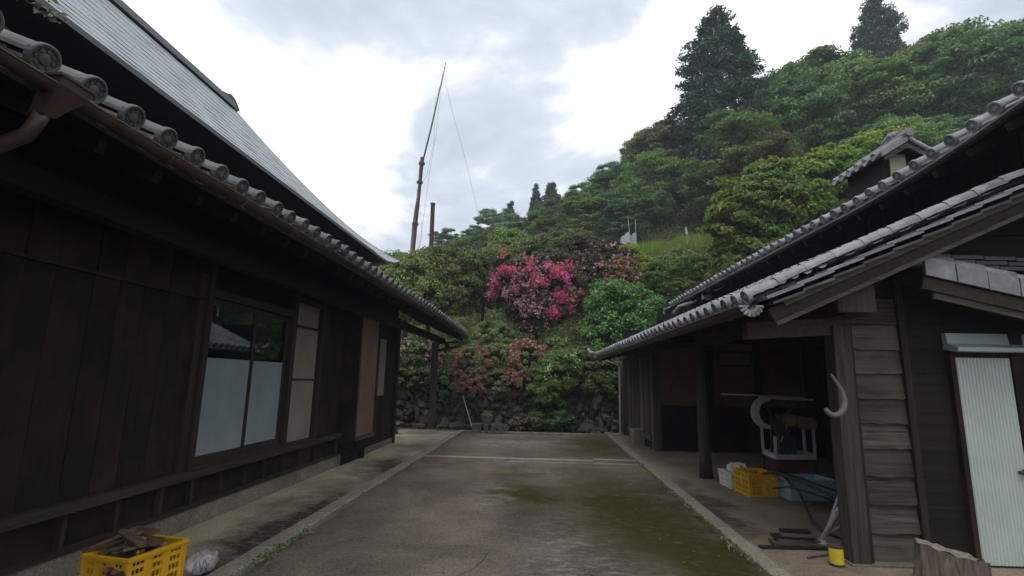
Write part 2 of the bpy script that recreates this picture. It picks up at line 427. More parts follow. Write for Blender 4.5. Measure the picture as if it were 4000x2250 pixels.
MT['stone'] = stone_mat()

# ------------------------------------------------------------------ ground, hillside
A_T = [-0.6, -0.345, -0.2, 0.0, 0.12, 0.187, 0.263, 0.454, 0.569, 0.757, 1.0, 1.6]
S_T = [0.12, 0.22, 0.32, 0.44, 0.49, 0.53, 0.58, 0.66, 0.69, 0.74, 0.82, 0.9]
def hill_z(x, y):
    a = x / np.maximum(y, 12.0)
    s = np.interp(a, A_T, S_T)
    d = np.maximum(0, y - 18.2)
    d = np.where(y > 55, 36.8 + (y - 55) * 0.5, d)
    d = np.where(y > 100, 36.8 + 22.5 + (y - 100) * 0.1, d)
    soft = d - 1.2 * (1 - np.exp(-d / 1.2))
    z = 1.6 + s * soft
    ter = np.exp(-((y - 35.5) / 3.0) ** 2) * np.clip((a - 0.05) / 0.1, 0, 1) * np.clip((0.5 - a) / 0.1, 0, 1)
    z = z + ter * 0.55 * np.where(y < 35.5, 0.6, -0.6) * np.minimum(1, np.abs(y - 35.5))
    z = z + 0.18 * np.sin(x * 0.9 + 1.3 * np.sin(y * 0.4)) * np.clip(d / 4, 0, 1)
    return z
def ground():
    m = plain('earth', (0.055, 0.047, 0.034), 0.95, spec=0.1, mott=0.5, scale=3.0, c2=(0.028, 0.03, 0.018), bmp=0.5)
    g = MB().box(-400, 400, -60, 17.3, -0.5, -0.06)
    structure('ground', g, m)
    ys = np.concatenate([np.linspace(17.55, 24, 14), np.linspace(25, 60, 36), np.linspace(63, 100, 13), np.array([130, 200, 400])])
    us = np.linspace(0, 1, 90)
    mb = MB()
    def fn(u, v):
        y = float(np.interp(v, np.linspace(0, 1, len(ys)), ys))
        x = (-1.4 + 3.2 * u) * max(y, 25)
        return (x, y, float(hill_z(np.float64(x), np.float64(y))))
    mb.grid(fn, 100, len(ys) - 1)
    structure('hillside', mb, m, True)
    # yard floor
    drive = concrete('drive_concrete', (0.135, 0.112, 0.091), (0.064, 0.054, 0.045),
        stains=[(0.9, 5.9, 1.3, 3.2, 0.1, 0.45), (-0.4, 14.4, 1.6, 0.5, 0, 0.5), (0.2, 12.0, 1.8, 1.0, 0.1, 0.4), (-0.2, 7.9, 1.2, 1.0, 0, 0.35)],
        moss=[(1.10, 6.7, 0.95, 2.6, 0.05, 1.0), (1.30, 13.4, 0.9, 2.8, 0.0, 0.9), (-0.22, 7.5, 0.55, 0.95, 0.2, 1.0), (1.55, 5.0, 0.5, 1.6, 0, 1.0), (-0.5, 9.0, 0.5, 0.3, 0, 0.6), (0.9, 9.2, 1.0, 0.8, 0, 0.6)],
        pale=[(0.5, 5.2, 0.8, 1.6, 0, 0.7), (0.7, 9.2, 1.4, 0.5, 0, 0.6), (-0.75, 7.6, 0.35, 0.9, 0, 0.6), (-0.9, 13.0, 1.5, 1.5, 0, 0.5), (1.55, 4.5, 0.3, 0.8, 0, 0.7)], brush=0.8, rough=0.7)
    structure('driveway', MB().box(-2.40, 1.88, -6, 10.42, -0.30, -0.03), drive)
    structure('driveway', MB().box(-2.40, 1.90, 10.62, 15.45, -0.30, -0.026), drive)
    ck = MB(); pts = [(-0.62, 3.9), (-0.66, 4.15), (-0.60, 4.3), (-0.70, 4.42), (-0.58, 4.62), (-0.52, 4.85), (-0.50, 5.1)]
    for (xa, ya), (xb, yb) in zip(pts[:-1], pts[1:]):
        ck.add([(xa - .0022, ya, -.0262), (xa + .0022, ya, -.0262), (xb + .0022, yb, -.0262), (xb - .0022, yb, -.0262)], [(0, 1, 2, 3)])
    cko = structure('driveway_crack', ck, MT['black'])
    apl = concrete('apron_concrete_left', (0.36, 0.318, 0.236), (0.205, 0.182, 0.136),
        stains=[(-2.62, 5.6, 0.62, 2.9, 0.05, 1.0), (-2.7, 3.4, 0.55, 1.2, 0, 0.8), (-2.7, 9.3, 0.55, 1.5, 0.1, 0.95), (-2.8, 12.2, 0.6, 1.2, 0, 0.6), (-3.6, 15.0, 1.2, 0.6, 0, 0.7)], brush=0.2)
    structure('apron', MB().box(-6.0, -2.58, -6, 15.6, -0.30, 0.0), apl)
    apr = concrete('apron_concrete_right', (0.25, 0.202, 0.150), (0.135, 0.110, 0.083),
        stains=[(2.1, 7.0, 0.35, 2.0, 0, 0.9), (2.4, 13.0, 0.5, 2.0, 0, 0.5), (4.2, 8.6, 1.2, 2.0, 0, 0.7), (2.4, 5.0, 0.6, 0.4, 0, 0.4)], brush=0.2)
    structure('apron', MB().box(2.04, 11.5, -6, 16.4, -0.30, 0.0), apr)
    # kerbs of single stones
    for x0, x1, yend in ((-2.575, -2.395, 15.9), (1.875, 2.035, 16.3)):
        base = structure('kerb', MB().box(x0 + 0.01, x1 - 0.01, -3, yend, -0.30, -0.01), MT['kerb'])
        y = 1.2
        ms = {}
        while y < yend - 0.3:
            L = 1.2 if y + 1.2 < yend else yend - y
            key = round(L, 2)
            if key not in ms:
                w = x1 - x0
                ms[key] = MB().prism([(0, -0.2), (w, -0.2), (w, 0.03), (w - 0.012, 0.042), (0.012, 0.042), (0, 0.03)], 'y', 0.004, L - 0.004).mesh('kerb_stone', MT['kerb'])
                fix_normals(ms[key])
            o = bpy.data.objects.new('kerb_stone', ms[key]); COL.objects.link(o); o.parent = base
            o.location = (x0 + random.uniform(-.004, .004), y, -0.012 + random.uniform(-.005, .005)); o.rotation_euler = (0, random.uniform(-.006, .006), random.uniform(-.003, .003))
            y += L
    base = structure('paving_strip', MB().box(-2.39, 1.87, 10.43, 10.61, -0.3, -0.03), MT['kerb'])
    for i, (xa, xb) in enumerate(((-2.385, -0.70), (-0.69, 0.98), (0.99, 1.865))):
        o = bpy.data.objects.new('paving_slab', MB().prism([(10.425 + .05 * (xa + 2.4) , -0.2), (10.61 + .05 * (xa + 2.4), -0.2), (10.61 + .05 * (xa + 2.4), 0.018), (10.425 + .05 * (xa + 2.4), 0.018)], 'x', xa, xb).mesh('paving_slab', MT['kerb']))
        COL.objects.link(o); o.parent = base; o.location = (0, 0, [0.0, -0.012, 0.004][i])
    structure('back_edging', MB().box(-6.0, 2.3, 15.62, 15.78, -0.2, 0.02).box(2.3, 3.4, 16.42, 16.55, -0.2, 0.02), MT['kerb'])
ground()

# ------------------------------------------------------------------ roof tiles
def make_tiles(mat, pitch, rad):
    # front at x = 0, running up-slope towards -x
    def barrel(x0, x1, ra, rb, mb):
        def fn(u, v):
            a = math.pi * u; r_ = ra + (rb - ra) * v
            return (x0 + (x1 - x0) * v, -r_ * math.cos(a), r_ * math.sin(a) * 1.05)
        mb.grid(fn, 10, 1)
        def fe(u, v):
            a = math.pi * u; r_ = ra - 0.016 * v
            return (x0, -r_ * math.cos(a), r_ * math.sin(a) * 1.05)
        mb.grid(fe, 10, 1)
    e = MB(); barrel(-0.01, -0.34, rad * 0.93, rad * 0.90, e)
    e.lathe([(rad * 0.98, -0.03), (rad * 1.04, -0.012), (rad * 1.04, 0.008), (rad * 0.97, 0.014), (rad * 0.82, 0.012), (rad * 0.78, 0.0), (rad * 0.40, 0.0), (rad * 0.34, 0.010), (rad * 0.12, 0.014), (0.0005, 0.014)], (0, 0, 0.005), 'x', 18)
    for k in range(8):
        a = 2 * math.pi * k / 8
        e.box(0.0, 0.009, math.cos(a) * rad * .58 - .007, math.cos(a) * rad * .58 + .007, math.sin(a) * rad * .58 - .002, math.sin(a) * rad * .58 + .012)
    em = e.mesh('eave_tile', mat, smooth=False)
    c = MB(); barrel(0.0, -0.34, rad * 0.95, rad * 0.86, c); cm = c.mesh('cover_tile', mat, smooth=True)
    w = pitch * 0.5 + 0.005
    p = MB()
    sag = 0.045
    def pf(u, v): return (0.0 - 0.34 * v, -w + 2 * w * u, -sag * math.sin(math.pi * u) - 0.004)
    p.grid(pf, 8, 1)
    def lip(u, v): return (0.012 * v, -w + 2 * w * u, -sag * math.sin(math.pi * u) - 0.004 - 0.042 * v)
    p.grid(lip, 8, 1)
    def lip2(u, v): return (0.012 - 0.02 * v, -w + 2 * w * u, -sag * math.sin(math.pi * u) - 0.046)
    p.grid(lip2, 8, 1)
    pm = p.mesh('pan_tile', mat, smooth=False)
    return em, cm, pm
def tile_rows(T, slab, tiles, xe, zf, slope, out, y0, n, pitch, ncov, total):
    """out = +1: eave faces +x, -1: eave faces -x"""
    ang = math.atan(slope); em, cm, pm = tiles
    rz = 0.0 if out > 0 else math.pi
    ca, sa = math.cos(ang), math.sin(ang)
    rest = MB()
    for i in range(n):
        y = y0 + i * pitch; z = zf(y)
        j = random.uniform(-.008, .008); dz = random.uniform(-.006, .006)
        T.inst('eave_tile', em, (xe + out * j, y + random.uniform(-.006, .006), z + dz), (random.uniform(-.03, .03), ang + random.uniform(-.02, .02), rz + random.uniform(-.03, .03)), slab)
        for k in range(ncov):
            d = 0.29 * (k + 1)
            T.inst('cover_tile', cm, (xe - out * d * ca, y + random.uniform(-.006, .006), z + d * sa + 0.006), (random.uniform(-.02, .02), ang + 0.02 + random.uniform(-.015, .015), rz + random.uniform(-.02, .02)), slab)
        zp = zf(y + pitch / 2) - 0.045
        for k in range(2):
            d = 0.27 * k
            T.inst('pan_tile', pm, (xe - out * (0.02 + d * ca), y + pitch / 2, zp + d * sa), (0, ang + 0.03 + random.uniform(-.015, .015), rz + random.uniform(-.02, .02)), slab)
        d0 = 0.29 * (ncov + 1)
        nn = int((total - d0) / 0.29)
        for k in range(max(0, nn)):
            da, db = d0 + k * 0.29, d0 + k * 0.29 + 0.32
            def fn(u, v, y=y, z=z, da=da, db=db):
                a = math.pi * u; d = da + (db - da) * v; r_ = 0.066 - 0.007 * v
                h = r_ * math.sin(a) + 0.02 * (1 - v)
                return (xe - out * (d * ca) + out * h * sa, y - r_ * math.cos(a), z + d * sa + h * ca)
            rest.grid(fn, 5, 1)
            def fp(u, v, y=y, da=da, db=db, zp=zp):
                d = da - 0.02 + (db - da) * v; h = -0.03 * math.sin(math.pi * u) + 0.018 * (1 - v) - 0.004
                return (xe - out * (d * ca) + out * h * sa, y + pitch * (0.12 + 0.76 * u), zp + d * sa + 0.02 + h * ca)
            rest.grid(fp, 3, 1)
    if rest.v:
        me = rest.mesh('upper_tiling', tiles[1].materials[0], T.base, True)
        o = bpy.data.objects.new('upper_tiling', me); COL.objects.link(o); o.parent = slab; o['kind'] = 'stuff'

# ------------------------------------------------------------------ farmhouse (left)
def wavy_board(mb, x0, x1, y0, y1, z0, z1, ax, amp=0.006, n=5):
    """plank with slightly uneven long edges; ax = grain axis"""
    if ax == 'z':
        lo = [(y0 + random.uniform(-amp, amp) if 0 < i < n else y0, z0 + (z1 - z0) * i / n) for i in range(n + 1)]
        hi = [(y1 + random.uniform(-amp, amp) if 0 < i < n else y1, z0 + (z1 - z0) * i / n) for i in range(n + 1)]
        mb.prism(lo + hi[::-1], 'x', x0, x1)
    else:
        lo = [(x0 + (x1 - x0) * i / n, z0 + random.uniform(-amp, amp)) for i in range(n + 1)]
        hi = [(x0 + (x1 - x0) * i / n, z1) for i in range(n + 1)]
        mb.prism(lo + hi[::-1], 'y', y0, y1)
    return mb
def farmhouse():
    T = Thing('farmhouse', 'old dark timber farmhouse with tiled eaves and tall grey sheet metal roof on the left', 'house', (-3.6, 5.0, 0.0))
    # carcass
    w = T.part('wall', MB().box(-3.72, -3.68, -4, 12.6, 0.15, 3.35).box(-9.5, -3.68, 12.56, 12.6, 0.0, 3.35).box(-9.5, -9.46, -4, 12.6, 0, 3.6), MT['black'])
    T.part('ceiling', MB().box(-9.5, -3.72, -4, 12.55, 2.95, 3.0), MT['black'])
    # no room behind the glass: black wall colour stands in for its dark interior
    y = 1.2; i = 0
    while y < 5.1:
        wd = min(random.choice((0.26, 0.30, 0.33)), 5.12 - y)
        if wd > 0.05:
            T.part('wall_board', wavy_board(MB(), -3.68, -3.645 + random.uniform(0, .012), y, y + wd - 0.006, 0.575, 2.325, 'z', 0.004), MT['dark_board'], w)
            T.part('wall_board', wavy_board(MB(), -3.68, -3.655 + random.uniform(0, .008), y + 0.03, y + wd + 0.02, 2.345, 2.95, 'z', 0.004), MT['dark_board'], w)
        y += wd
    for k in range(4):
        ya = 8.12 + k * 0.245
        T.part('wall_board', wavy_board(MB(), -3.68, -3.64 + random.uniform(0, .012), ya, ya + 0.24, 0.575, 2.95, 'z', 0.004), MT['dark_board'], w)
    for k in range(8):
        ya = 10.12 + k * 0.31
        T.part('wall_board', wavy_board(MB(), -3.68, -3.655, ya, ya + 0.30, 0.1, 3.0, 'z', 0.004), MT['dark_board'], w)
    T.part('rail_beam', MB().box(-3.68, -3.60, 1.0, 5.14, 2.322, 2.348), MT['beam_y'])
    T.part('sill_beam', MB().box(-3.70, -3.545, -4, 9.08, 0.495, 0.57), MT['beam_y'])
    T.part('ground_beam', MB().box(-3.70, -3.57, -4, 9.08, 0.195, 0.225), MT['beam_y'])
    T.part('footing', MB().box(-3.75, -3.585, -4, 9.4, -0.2, 0.195), MT['foot'])
    T.part('footing', MB().box(-3.95, -3.62, 9.4, 12.7, -0.2, 0.12), MT['foot'])
    ys = [1.45, 1.93, 2.42, 2.90, 3.40, 3.88, 4.37, 4.88, 5.31, 5.79, 6.27, 6.71, 7.22, 7.65, 8.14, 8.63, 9.06]
    for a, b in zip(ys[:-1], ys[1:]):
        T.part('skirting_board', MB().box(-3.68, -3.655 + random.uniform(0, .008), a + 0.02, b - 0.02, 0.225, 0.495), MT['dark_board'], w)
    for a in ys:
        T.part('stud', MB().box(-3.68, -3.60, a - 0.02, a + 0.02, 0.226, 0.494), MT['beam_z'])
    # sliding window
    f = T.part('window', MB().box(-3.68, -3.56, 5.14, 5.22, 0.571, 2.9).box(-3.68, -3.60, 5.05, 5.14, 0.571, 2.6)
        .box(-3.68, -3.56, 7.03, 7.13, 0.571, 2.9).box(-3.68, -3.56, 7.98, 8.07, 0.571, 2.9)
        .box(-3.68, -3.57, 5.22, 7.03, 2.37, 2.46).box(-3.68, -3.57, 5.22, 7.03, 0.571, 0.61).box(-3.68, -3.57, 7.13, 7.98, 0.571, 0.61).box(-3.68, -3.57, 7.13, 7.98, 2.62, 2.7), MT['beam_z'])
    # the leaves of the window: frame, frosted lower pane, clear upper pane
    for ya, yb, xo in ((5.225, 6.16, 0.0), (6.13, 7.025, -0.035)):
        x0 = -3.625 + xo
        T.part('sash', MB().box(x0, x0 + 0.03, ya, ya + 0.055, 0.612, 2.36).box(x0, x0 + 0.03, yb - 0.055, yb, 0.612, 2.36)
            .box(x0, x0 + 0.03, ya + 0.055, yb - 0.055, 0.612, 0.70).box(x0, x0 + 0.03, ya + 0.055, yb - 0.055, 2.31, 2.36), MT['beam_z'], f)
        T.part('frosted_pane', MB().box(x0 + 0.008, x0 + 0.016, ya + 0.05, yb - 0.05, 0.69, 1.72), MT['frost'], f)
        T.part('clear_pane', MB().box(x0 + 0.010, x0 + 0.014, ya + 0.05, yb - 0.05, 1.72, 2.32), MT['glass'], f)
    T.part('paper_panel', MB().box(-3.655, -3.63, 7.135, 7.975, 0.612, 1.475), MT['paper'], f)
    T.part('paper_panel', MB().box(-3.655, -3.63, 7.135, 7.975, 1.505, 2.25), MT['paper'], f)
    T.part('paper_panel', MB().box(-3.655, -3.635, 7.135, 7.975, 2.29, 2.615), MT['paper'], f)
    T.part('panel_rail', MB().box(-3.66, -3.62, 7.132, 7.978, 1.475, 1.505), MT['beam_y'], f)
    T.part('panel_rail', MB().box(-3.66, -3.62, 7.132, 7.978, 2.25, 2.29), MT['beam_y'], f)
    # shutter box with pinkish panel
    b = T.part('shutter_box', MB().box(-3.64, -3.325, 9.10, 10.08, 0.40, 2.85), MT['dark_board'])
    T.part('box_panel', MB().box(-3.323, -3.300, 9.13, 9.98, 0.50, 2.74), MT['pink_panel'], b, label='faded pinkish brown panel of the shutter box')
    T.part('box_rail', MB().box(-3.323, -3.28, 9.10, 10.08, 0.43, 0.495), MT['rust'], b)
    T.part('corbel', MB().prism([(-3.66, -0.0), (-3.56, 0.0), (-3.55, 0.12), (-3.46, 0.16), (-3.44, 0.26), (-3.33, 0.30), (-3.32, 0.395), (-3.66, 0.395)], 'y', 9.2, 10.0), MT['dark_beam'], b)
    T.part('box_post', MB().box(-3.66, -3.50, 10.085, 10.20, 0.0, 2.95), MT['dark_board'])
    T.part('pale_panel', MB().box(-3.66, -3.64, 11.2, 11.62, 1.15, 2.40), MT['paper'])
    T.part('end_post', MB().box(-3.72, -3.60, 12.45, 12.62, 0.0, 3.0), MT['dark_beam'])
    # tiled lean-to eave
    zf = lambda yy: 3.07 + 0.012 * math.sin(yy * 1.3) - (0.09 * max(0.0, (yy - 12.6) / 3.7) ** 1.5)
    sl = 0.42
    slab = T.part('tile_roof', MB().grid(lambda u, v: (-2.55 - 1.75 * v, -1 + 17.4 * u, zf(-1 + 17.4 * u) - 0.10 + 1.75 * v * sl), 24, 1)
        .grid(lambda u, v: (-2.55 - 1.75 * v, -1 + 17.4 * u, zf(-1 + 17.4 * u) - 0.155 + 1.75 * v * sl), 24, 1)
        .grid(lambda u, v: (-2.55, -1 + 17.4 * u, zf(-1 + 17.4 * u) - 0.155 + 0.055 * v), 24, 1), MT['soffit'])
    tile_rows(T, slab, make_tiles(MT['tile_old'], 0.28, 0.075), -2.50, zf, sl, 1, 0.74, 56, 0.28, 2, 1.7)
    # end of the tiled eave
    T.part('verge_tile', MB().tube([(-2.50, 16.36, 2.98), (-3.2, 16.38, 3.28), (-4.2, 16.38, 3.70)], 0.07, 8), MT['tile_old'], slab)
    for k in range(36):
        ya = 0.9 + k * 0.44
        T.part('rafter', MB().bar((-2.62, ya, zf(ya) - 0.205), (-4.2, ya, zf(ya) - 0.205 + 1.58 * sl), 0.06, 0.09), MT['dark_beam'])
    T.part('eave_beam', MB().box(-3.30, -3.16, -3, 16.2, 2.64, 2.80), MT['dark_beam'])
    T.part('lintel', MB().box(-3.68, -3.57, 1.0, 9.08, 2.90, 3.02), MT['dark_beam'])
    ps = T.part('porch_post', MB().prism([(-3.41, 0), (-3.22, 0), (-3.235, 1.0), (-3.24, 2.64), (-3.40, 2.64), (-3.405, 1.2)], 'y', 15.34, 15.52), MT['grey_post'])
    T.part('post_stone', MB().lathe([(0.001, 0.07), (0.15, 0.06), (0.19, 0.0), (0.19, -0.1)], (-3.31, 15.43, 0.0), 'z', 9), MT['foot'], ps)
    T.part('bracket_arm', MB().bar((-3.24, 15.43, 2.38), (-2.66, 15.43, 2.50), 0.06, 0.07).bar((-2.95, 15.43, 2.42), (-2.95, 15.43, 2.66), 0.10, 0.10).bar((-3.2, 15.43, 2.6), (-2.6, 15.43, 2.66), 0.05, 0.06), MT['dark_beam'], ps)
    # gutter, brackets, downpipe head
    def gut(u, v):
        yy = -0.5 + 16.6 * v; a = math.pi * (1.0 + u) ; zc = zf(yy) - 0.122 + 0.004 * math.sin(yy * 2.1)
        return (-2.455 + 0.046 * math.cos(a), yy, zc + 0.046 * math.sin(a))
    g = T.part('gutter', MB().grid(gut, 8, 40).tube([(-2.501, -0.5, zf(0) - 0.122), (-2.501, 12, zf(12) - 0.122), (-2.501, 16.1, zf(16.1) - 0.122)], 0.005, 5).tube([(-2.409, -0.5, zf(0) - 0.122), (-2.409, 12, zf(12) - 0.122), (-2.409, 16.1, zf(16.1) - 0.122)], 0.006, 5), MT['copper'], smooth=True)
    for k in range(17):
        yy = 2.95 + k * 0.82; zc = zf(yy) - 0.122
        T.part('gutter_bracket', MB().tube([(-2.62, yy, zc + 0.02), (-2.56, yy, zc - 0.03)] + [(-2.455 + 0.055 * math.cos(a), yy, zc + 0.055 * math.sin(a)) for a in np.linspace(-2.9, -0.1, 7)], 0.007, 5), MT['rust'], g)
    for yy in (2.62, 5.35, 8.1, 10.9, 13.6):
        zc = zf(yy) - 0.122
        T.part('gutter_joint', MB().lathe([(0.051, yy - 0.04), (0.051, yy + 0.04)], (-2.455, 0, zc), 'y', 8, math.pi * 0.5, math.pi * 1.5), MT['copper'], g)
    yy = 2.23; zc = zf(yy) - 0.122
    top = [(-2.50, yy - .085), (-2.385, yy - .085), (-2.385, yy + .085), (-2.50, yy + .085)]
    mid = [(-2.50, yy - .082), (-2.39, yy - .082), (-2.39, yy + .08), (-2.50, yy + .08)]
    bot = [(-2.53, yy - .085), (-2.46, yy - .085), (-2.46, yy - .015), (-2.53, yy - .015)]
    hv = [(x, y_, z_) for ring, z_ in ((top, zc + .035), (mid, zc - .01), (bot, zc - .16)) for x, y_ in ring]
    T.part('downpipe_head', MB().add(hv, [(0, 1, 2, 3), (8, 9, 10, 11)] + [(a + k, a + (k + 1) % 4, a + 4 + (k + 1) % 4, a + 4 + k) for a in (0, 4) for k in range(4)])
        .box(-2.51, -2.378, yy - .095, yy + .095, zc + .035, zc + .048), MT['copper'])
    yp = yy - 0.05
    T.part('downpipe', MB().tube([(-2.495, yp, zc - .15), (-2.50, yp - .01, zc - .20), (-2.53, yp - .02, zc - .27), (-3.1, yp - .03, zc - .52), (-3.5, yp - .03, zc - .68), (-3.56, yp - .03, zc - .78), (-3.56, yp - .03, 0.2)], 0.036, 10), MT['copper'], smooth=True)
    # tall main roof: sheet metal courses over thick eave
    EX, EZ, RX, RZ = -3.0, 3.68, -7.05, 7.46
    Y0, Y1 = -2.2, 10.12
    SW = lambda yy: 0.20 * max(0.0, (yy - 9.0) / 1.12) ** 2        # corner flick
    def P(t, yy, off=0.0):
        L = math.hypot(RX - EX, RZ - EZ); nx, nz = (RZ - EZ) / L, -(RX - EX) / L
        cv = -0.22 * math.sin(math.pi * min(1, t)) * 0.5
        fl = 0.03 * max(0.0, 1 - t / 0.12) ** 2
        k = max(0.0, 1 - t / 0.35) ** 2
        return (EX + (RX - EX) * t + nx * (off + cv) + 0.06 * fl, yy, EZ + (RZ - EZ) * t + nz * (off + cv) + fl + SW(yy) * k)
    core = MB()
    core.grid(lambda u, v: P(v, Y0 + (Y1 - 0.02 - Y0) * u, -0.03), 16, 12)
    core.grid(lambda u, v: (2 * RX - P(v, 0)[0], Y0 + (Y1 - Y0) * u, P(v, Y0 + (Y1 - Y0) * u, -0.03)[2]), 16, 8)
    mr = T.part('metal_roof', core, MT['ridge_dark'])
    under = MB()
    def und(u, v):
        yy = Y0 + (Y1 - 0.005 - Y0) * u; e = P(0, yy)
        return (e[0] - 0.004 + (-4.5 - e[0]) * v, yy, (e[2] - 0.004) * (1 - v) + (EZ - 0.03) * v)
    under.grid(und, 30, 3)
    T.part('main_soffit', under, MT['ridge_dark'])
    T.part('gable_wall', MB().prism([(-4.4, 3.2), (-9.7, 3.2), (-9.7, 3.9), (-7.08, 7.25), (-4.4, 3.9)], 'y', 9.2, 9.3), MT['dark_board'])
    T.part('upper_wall', MB().box(-4.35, -4.28, Y0, 9.3, 3.2, 3.85), MT['black'])
    NC = 13
    for c in range(NC):
        t0, t1 = c / NC, (c + 1) / NC
        y = Y0 - (0.43 if c % 2 else 0.0)
        while y < Y1:
            ya, yb = max(Y0, y), min(Y1, y + 0.91)
            y += 0.91
            if yb - ya < 0.1: continue
            ph = random.uniform(0, 6.28); am = random.uniform(0.006, 0.016)
            def fn(u, v, ya=ya, yb=yb, t0=t0, t1=t1, ph=ph, am=am):
                yy = ya + 0.008 + (yb - ya - 0.016) * u
                lo = t0 - (0.0018 if t0 > 0 else 0.0) - (am * 0.32 * math.sin(math.pi * u) + am * 0.1 * math.sin(yy * 3.3 + ph) if t0 > 0 else 0.0)
                return P(lo + (t1 - lo) * v, yy, 0.009 - 0.006 * v + 0.002 * math.sin(u * 9 + ph))
            def fl2(u, v, ya=ya, yb=yb, t0=t0, ph=ph, am=am):
                yy = ya + 0.008 + (yb - ya - 0.016) * u
                lo = t0 - (0.0018 if t0 > 0 else 0.0) - (am * 0.32 * math.sin(math.pi * u) + am * 0.1 * math.sin(yy * 3.3 + ph) if t0 > 0 else 0.0)
                return P(lo, yy, 0.009 - 0.008 * v + 0.002 * math.sin(u * 9 + ph) * (1 - v))
            T.part('roof_sheet', MB().grid(fn, 6, 2).grid(fl2, 6, 1), MT['metal_roof'], mr)
    T.part('eave_flashing', MB().grid(lambda u, v: (P(0, Y0 + (Y1 - Y0) * u)[0] + 0.012 - 0.02 * v, Y0 + (Y1 - Y0) * u, P(0, Y0 + (Y1 - Y0) * u)[2] + 0.010 - 0.028 * v), 30, 1), MT['metal_roof'], mr)
    T.part('verge_flashing', MB().grid(lambda u, v: (P(u, 0)[0], Y1 + 0.004, P(u, Y1, 0.03 - 0.09 * v)[2]), 14, 1), MT['metal_roof'], mr)
    T.part('ridge_cap', MB().prism([(RX - 0.2, RZ - 0.12), (RX + 0.2, RZ - 0.12), (RX + 0.15, RZ + 0.04), (RX + 0.07, RZ + 0.09), (RX - 0.07, RZ + 0.09), (RX - 0.15, RZ + 0.04)], 'y', Y0, Y1 - 0.12), MT['ridge_dark'], mr)
    T.part('ridge_ornament', MB().prism([(9.7, RZ - 0.1), (10.12, RZ - 0.12), (10.2, RZ - 0.05), (10.14, RZ + 0.02), (10.0, RZ + 0.12), (9.86, RZ + 0.15), (9.7, RZ + 0.08)], 'x', RX - 0.10, RX + 0.14).tube([(RX, 9.75, RZ + 0.10), (RX, 9.98, RZ + 0.13), (RX, 10.16, RZ + 0.02)], [0.07, 0.085, 0.05], 8), MT['ridge_dark'], mr)
    return T
farmhouse()

